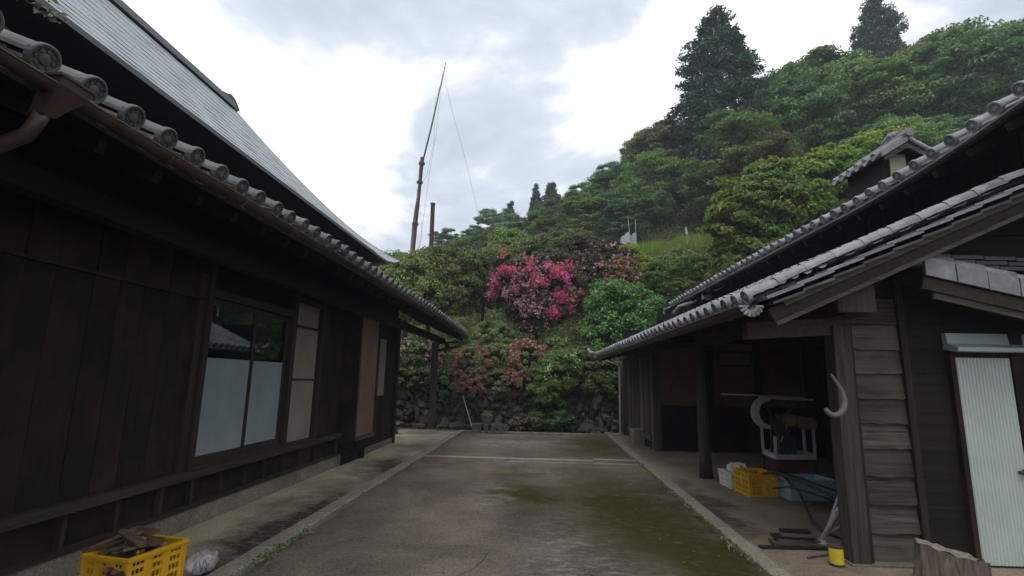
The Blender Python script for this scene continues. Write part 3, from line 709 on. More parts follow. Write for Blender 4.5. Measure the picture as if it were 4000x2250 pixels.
# ------------------------------------------------------------------ barn (right): its own frame turned by -0.03 in x per metre
BROT = math.atan(0.03)
def barn():
    T = Thing('barn', 'old open-fronted timber barn with two tiers of grey tiled eaves on the right', 'barn', (2.97, 5.0, 0.0), None, BROT)
    # gable siding
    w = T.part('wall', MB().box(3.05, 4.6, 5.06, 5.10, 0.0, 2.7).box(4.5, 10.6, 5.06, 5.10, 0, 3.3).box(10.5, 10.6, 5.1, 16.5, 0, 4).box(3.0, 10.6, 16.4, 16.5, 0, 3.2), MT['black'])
    zs = [0.02, 0.26, 0.51, 0.75, 1.0, 1.23, 1.45, 1.69, 1.92, 2.16, 2.40]
    for a, b in zip(zs[:-1], zs[1:]):
        mb = MB(); n = 9
        lo = [(3.06 + 0.5 * i / n, a - 0.012 + random.uniform(-.008, .008)) for i in range(n + 1)]
        vs = [(x, 5.015, z) for x, z in lo] + [(x, 5.045, b + 0.0) for x, z in lo] + [(x, 5.055, z) for x, z in lo]
        m_ = n + 1
        fs = [(i, i + 1, m_ + i + 1, m_ + i) for i in range(n)] + [(2 * m_ + i, i, i + 1, 2 * m_ + i + 1)[::-1] for i in range(n)]
        mb.add(vs, fs)
        T.part('siding_board', mb, MT['grey_board'], w)
        T.part('siding_board', wavy_board(MB(), 3.61, 4.0, 5.035, 5.055, a - 0.01, b - 0.012, 'x', 0.005, 8), MT['darker_board'], w)
    for a in (2.40, 2.62, 2.84, 3.06):
        T.part('siding_board', wavy_board(MB(), 3.06 + max(0, (a - 2.25) / 0.46 - 0.9), 5.6, 5.035, 5.055, a, a + 0.21, 'x', 0.005, 8), MT['darker_board'], w)
    T.part('stud', MB().box(3.555, 3.615, 4.985, 5.03, 0.0, 2.62), MT['beam_z'])
    cp = T.part('corner_post', MB().prism([(2.885, 0.0), (3.045, 0.0), (3.04, 1.0), (3.05, 2.12), (2.895, 2.12), (2.88, 1.1)], 'y', 4.93, 5.09), MT['grey_post'])
    T.part('corner_strip', MB().box(3.046, 3.085, 4.96, 5.03, 0.0, 2.12), MT['beam_z'], cp)
    T.part('footing', MB().box(2.86, 4.0, 4.90, 5.2, -0.2, 0.015), MT['foot'])
    # door
    T.part('door_frame', MB().box(3.985, 4.03, 4.98, 5.05, 0.0, 1.9).box(4.54, 4.66, 4.97, 5.05, 0.0, 2.1).box(4.03, 4.54, 4.99, 5.05, 1.84, 1.9), MT['dark_board'])
    def corr(u, v):
        x = 4.035 + 0.50 * u
        return (x, 4.985 + 0.008 * math.cos(u * 16 * 2 * math.pi), 0.02 + 1.82 * v)
    d = T.part('door', MB().grid(corr, 128, 1), MT['mint'], smooth=True, label='pale mint corrugated plastic door')
    T.part('handle', MB().box(4.44, 4.56, 4.945, 4.965, 0.80, 0.83).box(4.50, 4.53, 4.945, 4.99, 0.79, 0.84), MT['black_metal'], d)
    T.part('door_hood', MB().prism([(5.03, 2.07), (4.985, 2.07), (4.97, 1.97), (4.86, 1.93), (4.86, 1.895), (4.88, 1.885), (5.03, 1.915)], 'x', 3.97, 4.9), MT['flash'], label='pale blue-grey metal hood above the door')
    T.part('panel_board', MB().box(4.0, 5.6, 5.03, 5.045, 2.08, 2.36), MT['darker_board'], w)
    T.part('siding_board', MB().box(4.66, 6.5, 5.03, 5.05, 0.0, 2.07), MT['darker_board'], w)
    # posts and beams of the open bay
    rad = [0.11, 0.098, 0.094, 0.092, 0.086, 0.082]
    T.part('bay_post', MB().tube([(2.99 + random.uniform(-.008, .008), 9.03, z) for z in (0, 0.3, 0.8, 1.3, 1.9, 2.35)], rad, 10), MT['grey_post'], smooth=True)
    T.part('bay_beam', MB().box(2.86, 3.10, 4.62, 16.3, 2.19, 2.42), MT['beam_y'])
    T.part('beam_end', MB().box(2.74, 3.07, 4.56, 4.62, 2.20, 2.44), MT['grey_post'])
    T.part('tie_beam', MB().bar((2.1, 5.02, 2.06), (3.02, 5.02, 2.12), 0.13, 0.16), MT['rust'])
    T.part('tie_beam', MB().box(2.2, 6.4, 8.95, 9.10, 2.24, 2.38), MT['dark_beam'])
    T.part('bay_post', MB().box(6.3, 6.5, 8.9, 9.1, 0, 3.5), MT['beam_z'])
    # inner walls
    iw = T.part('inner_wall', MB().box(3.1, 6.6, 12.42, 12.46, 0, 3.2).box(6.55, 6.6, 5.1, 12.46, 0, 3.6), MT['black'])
    T.part('mud_plaster', MB().box(3.12, 6.5, 12.39, 12.415, 1.03, 2.6), MT['mud'], iw)
    for k in range(12):
        T.part('inner_board', MB().box(3.12 + k * 0.28, 3.39 + k * 0.28, 12.385, 12.412 - random.uniform(0, .01), 0.02, 1.0), MT['dark_board'], iw)
    T.part('inner_rail', MB().box(3.12, 6.5, 12.36, 12.41, 1.0, 1.035), MT['beam_y'], iw)
    T.part('wall_post', MB().box(2.93, 3.11, 12.32, 12.50, 0, 2.3), MT['vert_board'])
    for k in range(24):
        T.part('inner_board', MB().box(6.515, 6.545 - random.uniform(0, .01), 5.2 + k * 0.3, 5.49 + k * 0.3, 0.02, 2.9), MT['dark_board'], iw)
    for x in (4.3, 5.4):
        T.part('inner_post', MB().box(x - 0.07, x + 0.07, 12.30, 12.385, 0.0, 2.8), MT['dark_beam'], iw)
    T.part('inner_window_frame', MB().box(4.5, 5.3, 12.33, 12.37, 1.95, 2.0).box(4.5, 5.3, 12.33, 12.37, 2.28, 2.32).box(4.5, 4.54, 12.33, 12.37, 1.95, 2.32).box(5.26, 5.3, 12.33, 12.37, 1.95, 2.32), MT['vert_board'], iw)
    # outer wall beyond the bay
    ow = T.part('outer_wall', MB().box(2.99, 3.03, 12.5, 16.4, 0.30, 2.3), MT['black'])
    for k in range(14):
        ya = 12.52 + k * 0.275
        T.part('outer_board', wavy_board(MB(), 2.955 + random.uniform(-.008, .006), 2.985, ya, ya + 0.26, 0.32, 2.25, 'z', 0.006), MT['vert_board'], ow)
        if k % 2 == 0:
            T.part('batten', MB().box(2.925, 2.955, ya + 0.25, ya + 0.285, 0.3, 2.25), MT['vert_board'], ow)
    T.part('sill_beam', MB().box(2.90, 3.02, 12.55, 15.4, 0.20, 0.31), MT['barge'])
    T.part('footing', MB().box(2.95, 3.05, 12.4, 16.4, -0.2, 0.2), MT['black'])
    T.part('end_post', MB().box(2.86, 3.0, 15.75, 15.9, 0, 2.2), MT['vert_board'])
    T.part('drain_pipe', MB().tube([(2.86, 16.3, 0.0), (2.86, 16.3, 2.05), (2.3, 15.9, 2.2)], 0.032, 8), MT['pvc'])
    # lower tiled roof
    zl = lambda yy: 2.315 + 0.008 * math.sin(yy * 1.7)
    sl = 0.455
    slab = T.part('lower_roof', MB().grid(lambda u, v: (2.0 + 2.95 * v, 4.52 + 10.85 * u, 2.225 + 2.95 * v * sl), 20, 4)
        .grid(lambda u, v: (2.0 + 2.95 * v, 4.52 + 10.85 * u, 2.175 + 2.95 * v * sl), 20, 4)
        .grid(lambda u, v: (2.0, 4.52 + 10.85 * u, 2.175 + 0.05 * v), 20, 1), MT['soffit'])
    tl = make_tiles(MT['tile'], 0.25, 0.068)
    tile_rows(T, slab, tl, 1.96, zl, sl, -1, 4.60, 43, 0.25, 2, 3.0)
    for k in range(24):
        ya = 4.75 + k * 0.45
        T.part('rafter', MB().bar((2.05, ya, 2.145), (4.9, ya, 2.145 + 2.85 * sl), 0.055, 0.075), MT['dark_beam'])
    # verge: barrel row seen from the side, stepped flat tiles, barge boards
    ang = math.atan(sl)
    for k in range(9):
        d = 0.29 * k
        T.part('verge_tile', MB().bar((2.03 + d * math.cos(ang), 4.46, 2.285 + d * math.sin(ang)), (2.03 + (d + 0.35) * math.cos(ang), 4.46, 2.265 + (d + 0.35) * math.sin(ang)), 0.20, 0.028), MT['tile'], slab)
        T.part('verge_tile', MB().bar((2.10 + d * math.cos(ang), 4.49, 2.245 + d * math.sin(ang)), (2.10 + (d + 0.30) * math.cos(ang), 4.49, 2.225 + (d + 0.30) * math.sin(ang)), 0.18, 0.022), MT['tile_old'], slab)
        if k > 1:
            T.inst('cover_tile', tl[1], (1.96 + d * math.cos(ang), 4.60, 2.33 + d * math.sin(ang)), (0, ang + 0.02, math.pi), slab)
    def sbar(x0, x1, y, zo, h, wd):
        return MB().bar((x0, y, zo + (x0 - 2.0) * sl), (x1, y, zo + (x1 - 2.0) * sl), wd, h)
    T.part('barge_board', sbar(2.22, 4.95, 4.475, 2.155, 0.055, 0.04), MT['barge'])
    T.part('barge_board', sbar(2.13, 4.95, 4.515, 2.075, 0.15, 0.05), MT['beam_y'])
    T.part('barge_board', sbar(2.15, 4.95, 4.50, 2.005, 0.035, 0.07), MT['barge'])
    # gutter
    def gut(u, v):
        yy = 4.42 + 10.9 * v; a = math.pi * (1.0 + u)
        return (1.895 + 0.06 * math.cos(a), yy, 2.225 - 0.05 * v + 0.06 * math.sin(a))
    g = T.part('gutter', MB().grid(gut, 8, 20).tube([(1.835, 4.42, 2.225), (1.835, 15.32, 2.175)], 0.007, 5).tube([(1.955, 4.42, 2.225), (1.955, 15.32, 2.175)], 0.007, 5), MT['copper'], smooth=True)
    fan = MB()
    for k in range(8):
        a0, a1 = math.pi * (1 + k / 8 + 0.012), math.pi * (1 + (k + 1) / 8 - 0.012)
        am = (a0 + a1) / 2
        pts = []
        for (a, r_, yo) in ((a0, 0.045, 0), (a1, 0.045, 0), (a1, 0.098, 0), (am, 0.105, -0.012), (a0, 0.098, 0)):
            pts.append((1.91 + r_ * math.cos(a), 4.40 + yo, 2.225 + r_ * math.sin(a)))
        fan.add(pts, [(0, 1, 2, 3, 4)])
        fan.add([(p[0], p[1] + 0.02, p[2]) for p in pts], [(4, 3, 2, 1, 0)])
    T.part('gutter_end', fan, MT['tile'], g)
    T.part('eave_ornament', MB().tube([(1.93, 15.34, 2.36), (1.86, 15.42, 2.40), (1.80, 15.46, 2.47), (1.79, 15.47, 2.53)], [0.07, 0.06, 0.045, 0.03], 8), MT['tile'], slab, smooth=True)
    # pent roof at the right, its verge falling to the right
    pr = T.part('pent_roof', MB().prism([(3.50, 2.60), (6.5, 1.90), (6.5, 1.87), (3.50, 2.57)], 'y', 4.56, 5.03), MT['soffit'])
    ps = -0.232
    for k in range(7):
        x0 = 3.52 + k * 0.265
        z0 = 2.66 + (x0 - 3.5) * ps
        a_ = math.atan(ps)
        T.part('flap_tile', MB().prism([(x0, z0 - 0.115), (x0 + 0.255, z0 - 0.115 + 0.255 * ps), (x0 + 0.255, z0 + 0.05 + 0.255 * ps + 0.012), (x0, z0 + 0.05)], 'y', 4.535 - 0.004 * (k % 2), 4.56), MT['tile'], pr)
        T.part('cap_tile', MB().tube([(x0 - 0.02, 4.62, z0 + 0.045), (x0 + 0.27, 4.62, z0 + 0.06 + 0.27 * ps)], [0.075, 0.07], 8), MT['tile'], pr, smooth=True)
        T.part('cap_tile', MB().tube([(x0 + 0.05, 4.83, z0 + 0.09), (x0 + 0.34, 4.83, z0 + 0.10 + 0.27 * ps)], [0.06, 0.055], 8), MT['tile_old'], pr, smooth=True)
    for j in range(3):
        for k in range(7):
            x0 = 3.60 + k * 0.30 + 0.1 * j
            T.part('ridge_slab_tile', MB().box(x0, x0 + 0.29, 4.90 + 0.02 * j, 5.028, 2.70 + 0.05 * j - 0.03 * k * 0.3, 2.735 + 0.05 * j - 0.03 * k * 0.3), MT['tile_old'], pr)
    T.part('barge_board', MB().bar((3.5, 4.575, 2.475), (6.5, 4.575, 2.475 + 3 * ps), 0.03, 0.11), MT['beam_y'], pr)
    T.part('barge_board', MB().bar((3.6, 4.60, 2.395 + .1 * ps), (6.5, 4.60, 2.395 + 3 * ps), 0.03, 0.07), MT['barge'], pr)
    # upper storey and roof
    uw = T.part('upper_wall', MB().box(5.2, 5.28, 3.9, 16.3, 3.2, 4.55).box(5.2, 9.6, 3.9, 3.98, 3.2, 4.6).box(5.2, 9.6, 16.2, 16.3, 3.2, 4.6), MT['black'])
    for k in range(40):
        T.part('upper_board', MB().box(5.175, 5.198 - random.uniform(0, .008), 4.0 + k * 0.305, 4.295 + k * 0.305, 3.3, 4.3), MT['dark_board'], uw)
    zu = lambda yy: 4.02 - 0.04 * max(0, (yy - 12) / 4) + 0.19 * max(0.0, (7.0 - yy) / 2.6) ** 2
    su = 0.50
    slab = T.part('upper_roof', MB().grid(lambda u, v: (4.46 + 2.84 * v, 3.3 + 13.0 * u, zu(3.3 + 13.0 * u) - 0.095 + 2.84 * v * su), 26, 3)
        .grid(lambda u, v: (4.46 + 2.84 * v, 3.3 + 13.0 * u, zu(3.3 + 13.0 * u) - 0.15 + 2.84 * v * su), 26, 3)
        .grid(lambda u, v: (10.4 - 3.1 * v, 3.3 + 13.0 * u, zu(3.3 + 13.0 * u) - 0.12 + 2.84 * v * su), 26, 3)
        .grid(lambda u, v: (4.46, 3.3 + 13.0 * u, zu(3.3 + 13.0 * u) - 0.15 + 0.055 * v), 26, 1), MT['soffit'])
    tu = make_tiles(MT['tile'], 0.265, 0.068)
    tile_rows(T, slab, tu, 4.42, zu, su, -1, 3.55, 48, 0.265, 2, 3.1)
    T.part('eave_board', MB().grid(lambda u, v: (4.405, 3.4 + 12.9 * u, zu(3.4 + 12.9 * u) - 0.115 + 0.022 * v), 26, 1).grid(lambda u, v: (4.405 + 0.05 * v, 3.4 + 12.9 * u, zu(3.4 + 12.9 * u) - 0.115), 26, 1), MT['tile_old'], slab)
    for k in range(28):
        ya = 3.7 + k * 0.45
        T.part('rafter', MB().bar((4.5, ya, zu(ya) - 0.19), (5.3, ya, zu(ya) - 0.19 + 0.8 * su), 0.06, 0.08), MT['dark_beam'])
    T.part('ridge', MB().prism([(7.12, 5.42), (7.48, 5.42), (7.42, 5.62), (7.3, 5.70), (7.18, 5.62)], 'y', 3.3, 16.3), MT['tile_old'], slab)
    T.part('upper_gutter', MB().tube([(4.33, 15.9, 3.86), (4.33, 16.35, 3.84), (4.33, 16.36, 3.70), (4.30, 16.35, 3.45)], 0.035, 7), MT['pvc'])
    T.part('elbow_pipe', MB().tube([(4.32, 15.3, 3.62), (4.30, 14.6, 3.72), (4.6, 14.0, 3.80)], 0.04, 7), MT['pvc'])
    T.part('junction_box', MB().box(4.52, 4.72, 13.2, 13.36, 3.72, 3.86).tube([(4.62, 13.28, 3.86), (4.55, 12.9, 3.92), (4.60, 12.4, 3.80), (4.7, 12.0, 3.95)], 0.012, 5), MT['pvc'])
    # smoke vent on the ridge
    sv = T.part('smoke_vent', MB().box(7.17, 7.87, 10.05, 11.15, 5.30, 6.25), MT['dark_beam'])
    T.part('vent_plaster', MB().box(7.33, 7.65, 10.02, 10.048, 5.65, 6.25), MT['plaster'], sv)
    zv = 6.13
    T.part('vent_roof', MB().prism([(6.910, zv - 0.06), (7.530, zv + 0.33), (8.150, zv - 0.06), (8.150, zv - 0.11), (7.530, zv + 0.27), (6.910, zv - 0.11)], 'y', 9.75, 11.25), MT['soffit'], sv)
    for k in range(6):
        ya = 9.82 + k * 0.265
        T.part('vent_tile', MB().tube([(6.870, ya, zv - 0.03), (7.490, ya, zv + 0.37)], [0.075, 0.065], 8).lathe([(0.001, 0.0), (0.078, 0.0), (0.078, 0.03)], (6.865, ya, zv - 0.035), 'x', 12), MT['tile'], sv, smooth=False)
        T.part('vent_tile', MB().tube([(8.190, ya, zv - 0.03), (7.570, ya, zv + 0.37)], [0.075, 0.065], 8), MT['tile'], sv)
    for k in range(3):
        x0 = 6.97 + k * 0.18
        z0 = zv + 0.015 + k * 0.113
        T.part('vent_flap_tile', MB().prism([(x0, z0 - 0.08), (x0 + 0.175, z0 + 0.03), (x0 + 0.175, z0 + 0.13), (x0, z0 + 0.03)], 'y', 9.70, 9.75), MT['tile'], sv)
    T.part('vent_barge_board', MB().prism([(7.050, zv - 0.13), (7.530, zv + 0.16), (8.010, zv - 0.13), (8.010, zv - 0.01), (7.530, zv + 0.26), (7.050, zv - 0.01)], 'y', 9.76, 9.80), MT['barge'], sv)
    T.part('vent_ridge', MB().tube([(7.530, 9.66, zv + 0.44), (7.530, 11.3, zv + 0.44)], [0.085, 0.08], 10).tube([(7.530, 9.95, zv + 0.52), (7.530, 10.15, zv + 0.58), (7.530, 10.4, zv + 0.52)], [0.08, 0.10, 0.07], 8), MT['tile'], sv)
    return T
barn()

# ------------------------------------------------------------------ stone retaining wall
def ico(sub, seed, sx, sy, sz, rough=0.28):
    import bmesh
    r_ = random.Random(seed); bm = bmesh.new()
    bmesh.ops.create_icosphere(bm, subdivisions=sub, radius=1.0)
    for v in bm.verts:
        c = v.co
        k = 1 + rough * (r_.random() - 0.5) * 2
        # push towards a blocky shape
        m_ = max(abs(c.x), abs(c.y), abs(c.z)); c *= (0.55 + 0.45 / m_) * k
        v.co = Vector((c.x * sx, c.y * sy, c.z * sz))
    me = bpy.data.meshes.new('stone'); bm.to_mesh(me); bm.free()
    me.materials.append(MT['stone']); return me
def stone_wall():
    T = Thing('stone_wall', 'mossy dry stone retaining wall below the shrubs at the end of the yard', 'stone wall', (-1.5, 17.0, 0.0))
    soil = plain('wall_soil', (0.03, 0.027, 0.02), 0.95, mott=0.5, bmp=0.4)
    T.part('earth_core', MB().prism([(17.0, -0.2), (17.30, 1.62), (18.3, 1.68), (18.3, -0.2)], 'x', -9.0, 5.5), soil)
    ms = [ico(2, s, 1, 0.8, 0.8, 0.34) for s in range(8)]
    row = 0; z = 0.04; n = 0
    while z < 1.70:
        st = 0.27 if z < 0.3 else 0.245
        x = -5.6 + (row % 2) * 0.13
        while x < 3.1 and n < 300:
            r_ = random.choice((0.085, 0.10, 0.125, 0.145, 0.18)) * (1.25 if z < 0.3 else 1.0)
            T.inst('stone', random.choice(ms), (x + random.uniform(-.06, .06), 16.98 + z * 0.18 + random.uniform(-.10, .05), z + random.uniform(-.05, .05)),
                   (random.uniform(-3, 3), random.uniform(-3, 3), random.uniform(-3, 3)), None, (r_ * random.uniform(.9, 1.5), r_ * random.uniform(.7, 1.1), r_ * random.uniform(.6, 1.0)))
            x += st; n += 1
        z += 0.205; row += 1
    # rubble at the foot
    k = 0
    for x, y, s in ((-3.9, 16.45, .16), (-3.2, 16.5, .13), (-2.75, 16.55, .22), (-2.35, 16.5, .15), (-1.2, 16.5, .14), (-0.8, 16.6, .12), (1.2, 16.7, .13), (-4.6, 16.4, .2), (-5.3, 16.5, .17), (-1.45, 16.62, .2), (0.5, 16.75, .12), (1.8, 16.7, .17)):
        o = single('rock', ico(2, 50 + k, s * 1.2, s, s * 0.75), None, 'loose grey rock at the foot of the stone wall', 'rock', (x, y, s * 0.45 - 0.05), 'loose rocks below the stone wall'); k += 1
stone_wall()

# ------------------------------------------------------------------ crates and baskets
def crate(name, label, L, W, H, mat, loc, rotz, slats, ribs, taper=0.0, cat='crate', fine=0.0, group=None):
    T = Thing(name, label, cat, (0, 0, 0), group, rotz, loc)
    t = 0.012
    def side(p, q, pn, qn):
        """wall from bottom p,q to top pn,qn"""
        p, q, pn, qn = map(Vector, (p, q, pn, qn)); mb = MB()
        P = lambda u, v: (p + (q - p) * u) * (1 - v) + (pn + (qn - pn) * u) * v
        for v0, hh in ((0.03, 0.05), (0.965, 0.035)) + tuple((s_, 0.022) for s_ in slats):
            mb.bar(P(0, v0), P(1, v0), t, hh)
        for u0, ww in ((0.03, 0.05), (0.97, 0.05)) + tuple(ribs):
            a, b = P(u0, 0), P(u0, 0.95); d = (q - p).normalized()
            mb.bar(a, b, ww, t, d.cross((b - a)).normalized())
        if fine:
            n = int((q - p).length / fine)
            for i in range(1, n):
                a, b = P(i / n, 0.02), P(i / n, 0.95); d = (q - p).normalized()
                mb.bar(a, b, 0.006, t * 0.6, d.cross((b - a)).normalized())
        return mb
    l, w = L / 2, W / 2; lb, wb = l * (1 - taper), w * (1 - taper)
    cb = [(-lb, -wb, 0), (lb, -wb, 0), (lb, wb, 0), (-lb, wb, 0)]; ct = [(-l, -w, H), (l, -w, H), (l, w, H), (-l, w, H)]
    for i in range(4):
        T.part('crate_wall', side(cb[i], cb[(i + 1) % 4], ct[i], ct[(i + 1) % 4]), mat)
    T.part('rim', MB().bar((-l - .012, -w - .006, H), (l + .012, -w - .006, H), .03, .02).bar((-l - .012, w + .006, H), (l + .012, w + .006, H), .03, .02)
        .bar((-l - .006, -w + .009, H + .001), (-l - .006, w - .009, H + .001), .03, .02).bar((l + .006, -w + .009, H + .001), (l + .006, w - .009, H + .001), .03, .02), mat)
    T.part('floor', MB().box(-lb, lb, -wb, wb, 0.002, 0.014), mat)
    return T
RB = ((0.34, 0.06), (0.66, 0.06))
crate('fruit_crate', 'yellow plastic crate full of broken boards beside the farmhouse wall', 0.46, 0.37, 0.31, MT['yellow_plastic'], (-2.905, 3.76, 0.0), 1.40, (0.22, 0.42, 0.62, 0.80), RB, 0.03, fine=0.03)
crate('fruit_crate', 'empty yellow plastic crate between the white and blue baskets in the barn', 0.40, 0.46, 0.31, MT['yellow_plastic'], (3.065, 7.95, 0.0), 0.10, (0.25, 0.5, 0.74), ((0.25, 0.02), (0.5, 0.05), (0.75, 0.02)), 0.03, fine=0.03)
crate('basket', 'white plastic basket behind the yellow crate beside the round barn post', 0.34, 0.40, 0.22, MT['white_plastic'], (2.97, 8.46, 0.0), 0.05, (0.3, 0.6), ((0.5, 0.05),), 0.08, 'basket', 0.022)
crate('basket', 'pale blue plastic basket in the barn with black rods lying over it', 0.66, 0.44, 0.27, MT['blue_plastic'], (3.66, 7.80, 0.0), 0.12, (0.2, 0.42, 0.6, 0.78), ((0.15, 0.10), (0.85, 0.10)), 0.09, 'basket', 0.022)
scrap = wood('scrap_wood', (0.02, 0.012, 0.008), (0.09, 0.055, 0.035), (3, 22, 22), 0.85, 0.4, 1.8, c3=(0.17, 0.135, 0.10))
for i in range(16):
    L = random.uniform(0.18, 0.36); W = random.uniform(0.05, 0.13); n = 5
    mb = MB()
    top = [(-L / 2 + random.uniform(-.03, .03), W / 2), (-L / 6, W / 2 + random.uniform(-.015, .015)), (L / 2 + random.uniform(-.05, .02), W / 2 * random.uniform(.5, 1)), (L / 2, 0), (L / 2 - random.uniform(0, .08), -W / 2), (-L / 2 + random.uniform(0, .06), -W / 2)]
    mb.prism(top, 'z', 0, random.uniform(0.012, 0.03))
    single('wood_scrap', mb, scrap, 'broken dark board scrap piled in the yellow crate by the farmhouse', 'wood scrap',
           (-2.92 + random.uniform(-.13, .11), 3.70 + random.uniform(-.16, .17), 0.20 + 0.013 * i), 'broken boards in the yellow crate', rot=(random.uniform(-.5, .5), random.uniform(-.55, .35), random.uniform(0, 3.1)))
# bag beside the crate
def bag():
    T = Thing('plastic_bag', 'crumpled white plastic bag with lettering lying beside the yellow crate', 'plastic bag', (-2.72, 4.20, 0.0))
    m = plain('bag_plastic', (0.29, 0.27, 0.265), 0.35, mott=0.2, scale=10, bmp=0.3)
    cx, cy = -2.72, 4.20
    r_ = random.Random(3); ph = [r_.uniform(0, 6.28) for _ in range(8)]
    def S(u, v, off=0.0):
        a = 2 * math.pi * u; e = math.pi * (v - 0.5) * 0.98
        k = 1 + 0.07 * math.sin(3 * a + ph[0]) * math.cos(e) + 0.045 * math.sin(7 * a + 5 * e + ph[1]) + 0.03 * math.sin(11 * a - 9 * e + ph[2]) + off
        return (cx + 0.115 * k * math.cos(a) * math.cos(e), cy + 0.18 * k * math.sin(a) * math.cos(e), max(0.004, 0.065 + 0.085 * k * math.sin(e)))
    T.part('bag_body', MB().grid(lambda u, v: S(u, v), 36, 18), m, smooth=True)
    T.part('bag_knot', MB().tube([S(0.25, 0.55), (cx - 0.01, cy + 0.20, 0.06), (cx - 0.03, cy + 0.25, 0.04)], [0.04, 0.015, 0.03], 7), m, smooth=True)
    ink = plain('bag_ink', (0.17, 0.155, 0.17), 0.6, bmp=0)
    def stroke(mb, pts):
        for (u0, v0), (u1, v1) in zip(pts[:-1], pts[1:]):
            n = 4
            for i in range(n):
                ua, va = u0 + (u1 - u0) * i / n, v0 + (v1 - v0) * i / n
                ub, vb = u0 + (u1 - u0) * (i + 1) / n, v0 + (v1 - v0) * (i + 1) / n
                mb.tube([S(ua, va, 0.02), S(ub, vb, 0.02)], 0.004, 5)
    U = lambda x: (-0.17 + x * 0.055)
    for x0, pts in ((0, [[(0, .42), (.35, .72), (.7, .42)], [(.15, .53), (.55, .53)]]), (1, [[(0, .72), (.35, .42), (.7, .72)]]), (2, [[(.6, .72), (0, .72), (0, .42), (.6, .42)], [(0, .57), (.5, .57)]])):
        mb = MB()
        for s in pts: stroke(mb, [(U(x0 + a), b) for a, b in s])
        T.part('letter', mb, ink)
bag()

# ------------------------------------------------------------------ things in the open bay
rag = plain('rag', (0.55, 0.51, 0.46), 0.7, mott=0.3, scale=15)
def crumple(name, label, cat, loc, sx, sy, sz, mat, seed):
    me = ico(3, seed, sx, sy, sz, 0.22); me.materials.clear(); me.materials.append(mat)
    single(name, me, None, label, cat, loc)
crumple('crumpled_sheet', 'crumpled off-white plastic sheet stuffed in the white basket', 'plastic sheet', (2.98, 8.42, 0.25), 0.12, 0.13, 0.10, rag, 91)
def rod(label, pts, r_, mat, name='metal_rod', cat='rod', group=None):
    return single(name, MB().tube(pts, r_, 7), mat, label, cat, group=group, smooth=True)
rod('long black rod slanting from the blue basket down to the barn floor', [(3.30, 7.62, 0.34), (3.28, 7.1, 0.20), (3.02, 6.3, 0.06), (2.98, 6.0, 0.025), (3.06, 5.78, 0.02), (3.16, 5.85, 0.09)], 0.017, MT['black_metal'])
rod('thick black rod lying across the blue basket rim towards the corner post', [(3.15, 7.70, 0.36), (3.35, 7.35, 0.32), (3.75, 6.75, 0.14), (3.95, 6.45, 0.03)], 0.02, MT['black_metal'])
rod('bent black bar poking left over the yellow crate rim', [(3.05, 7.62, 0.34), (3.2, 7.55, 0.37), (3.42, 7.5, 0.33), (3.9, 7.2, 0.18)], 0.014, MT['black_metal'])
rod('short black bar below the others in front of the blue basket', [(3.08, 7.42, 0.18), (3.28, 7.36, 0.22), (3.6, 7.1, 0.15), (3.8, 6.95, 0.04)], 0.014, MT['black_metal'])
for i in range(12):
    a = random.uniform(-.35, .35)
    x, y = 4.05 + random.uniform(-.2, .35), 6.9 + random.uniform(-.35, .5)
    z = 0.03 + 0.028 * i
    rod('dark dry branch in the brushwood pile behind the corner post', [(x - .45 * math.cos(a), y - .45 * math.sin(a), z), (x, y, z + random.uniform(0, .04)), (x + .45 * math.cos(a), y + .45 * math.sin(a), z + random.uniform(-.01, .03))], random.uniform(.008, .018), MT['bark'], 'branch', 'branch', 'brushwood pile in the barn')
# pale steel leg frame leaning behind the corner post
T = Thing('leg_frame', 'pale metal tube frame leaning behind the barn corner post', 'metal frame', (2.80, 5.66, 0))
T.part('foot', MB().lathe([(0.001, 0.03), (0.035, 0.03), (0.045, 0.0), (0.001, 0.0)], (2.80, 5.66, 0.0), 'z', 10), MT['steel'])
T.part('tube', MB().tube([(2.80, 5.66, 0.03), (3.07, 5.58, 0.52), (3.22, 5.53, 0.80)], 0.024, 9), MT['steel'], smooth=True)
T.part('tube', MB().tube([(2.86, 5.65, 0.14), (3.02, 5.66, 0.50), (3.16, 5.66, 0.80)], 0.014, 8), MT['steel'], smooth=True)
T.part('brace', MB().tube([(2.86, 5.65, 0.10), (3.10, 5.75, 0.17), (3.3, 5.82, 0.24)], 0.012, 7), MT['steel'], smooth=True)
T.part('clamp', MB().box(2.92, 2.97, 5.60, 5.66, 0.27, 0.32), MT['steel'])
# boards on the floor
for i, (x, y, z, L, W, t, a, lab) in enumerate(((2.43, 5.43, 0.005, 0.68, 0.07, 0.014, 0.05, 'long thin bottom lath of the small board stack by the corner post'),
        (2.46, 5.52, 0.022, 0.42, 0.16, 0.02, -0.05, 'lowest wide board of the small stack on the barn floor'),
        (2.50, 5.53, 0.044, 0.40, 0.12, 0.022, 0.10, 'pale second board of the small stack on the barn floor'),
        (2.46, 5.55, 0.068, 0.36, 0.13, 0.02, -0.1, 'dark middle board of the small stack on the barn floor'),
        (2.53, 5.55, 0.090, 0.36, 0.10, 0.022, 0.02, 'grey fourth board of the small stack on the barn floor'),
        (2.50, 5.57, 0.114, 0.27, 0.08, 0.024, -0.06, 'short topmost board of the small stack on the barn floor'))):
    single('board', wavy_board(MB(), -L / 2, L / 2, -W / 2, W / 2, 0, t, 'x', 0.004, 6), (MT['grey_board'], MT['darker_board'])[i in (0, 3, 5)], lab, 'board', (x, y, z), 'boards stacked on the barn floor', rot=(0, 0, a))
T = Thing('can', 'yellow tin can with rusty lid on the concrete by the corner post', 'can', (2.585, 5.0, 0.0))
yel = plain('can_paint', (0.55, 0.46, 0.03), 0.45, mott=0.25, scale=14, bmp=0)
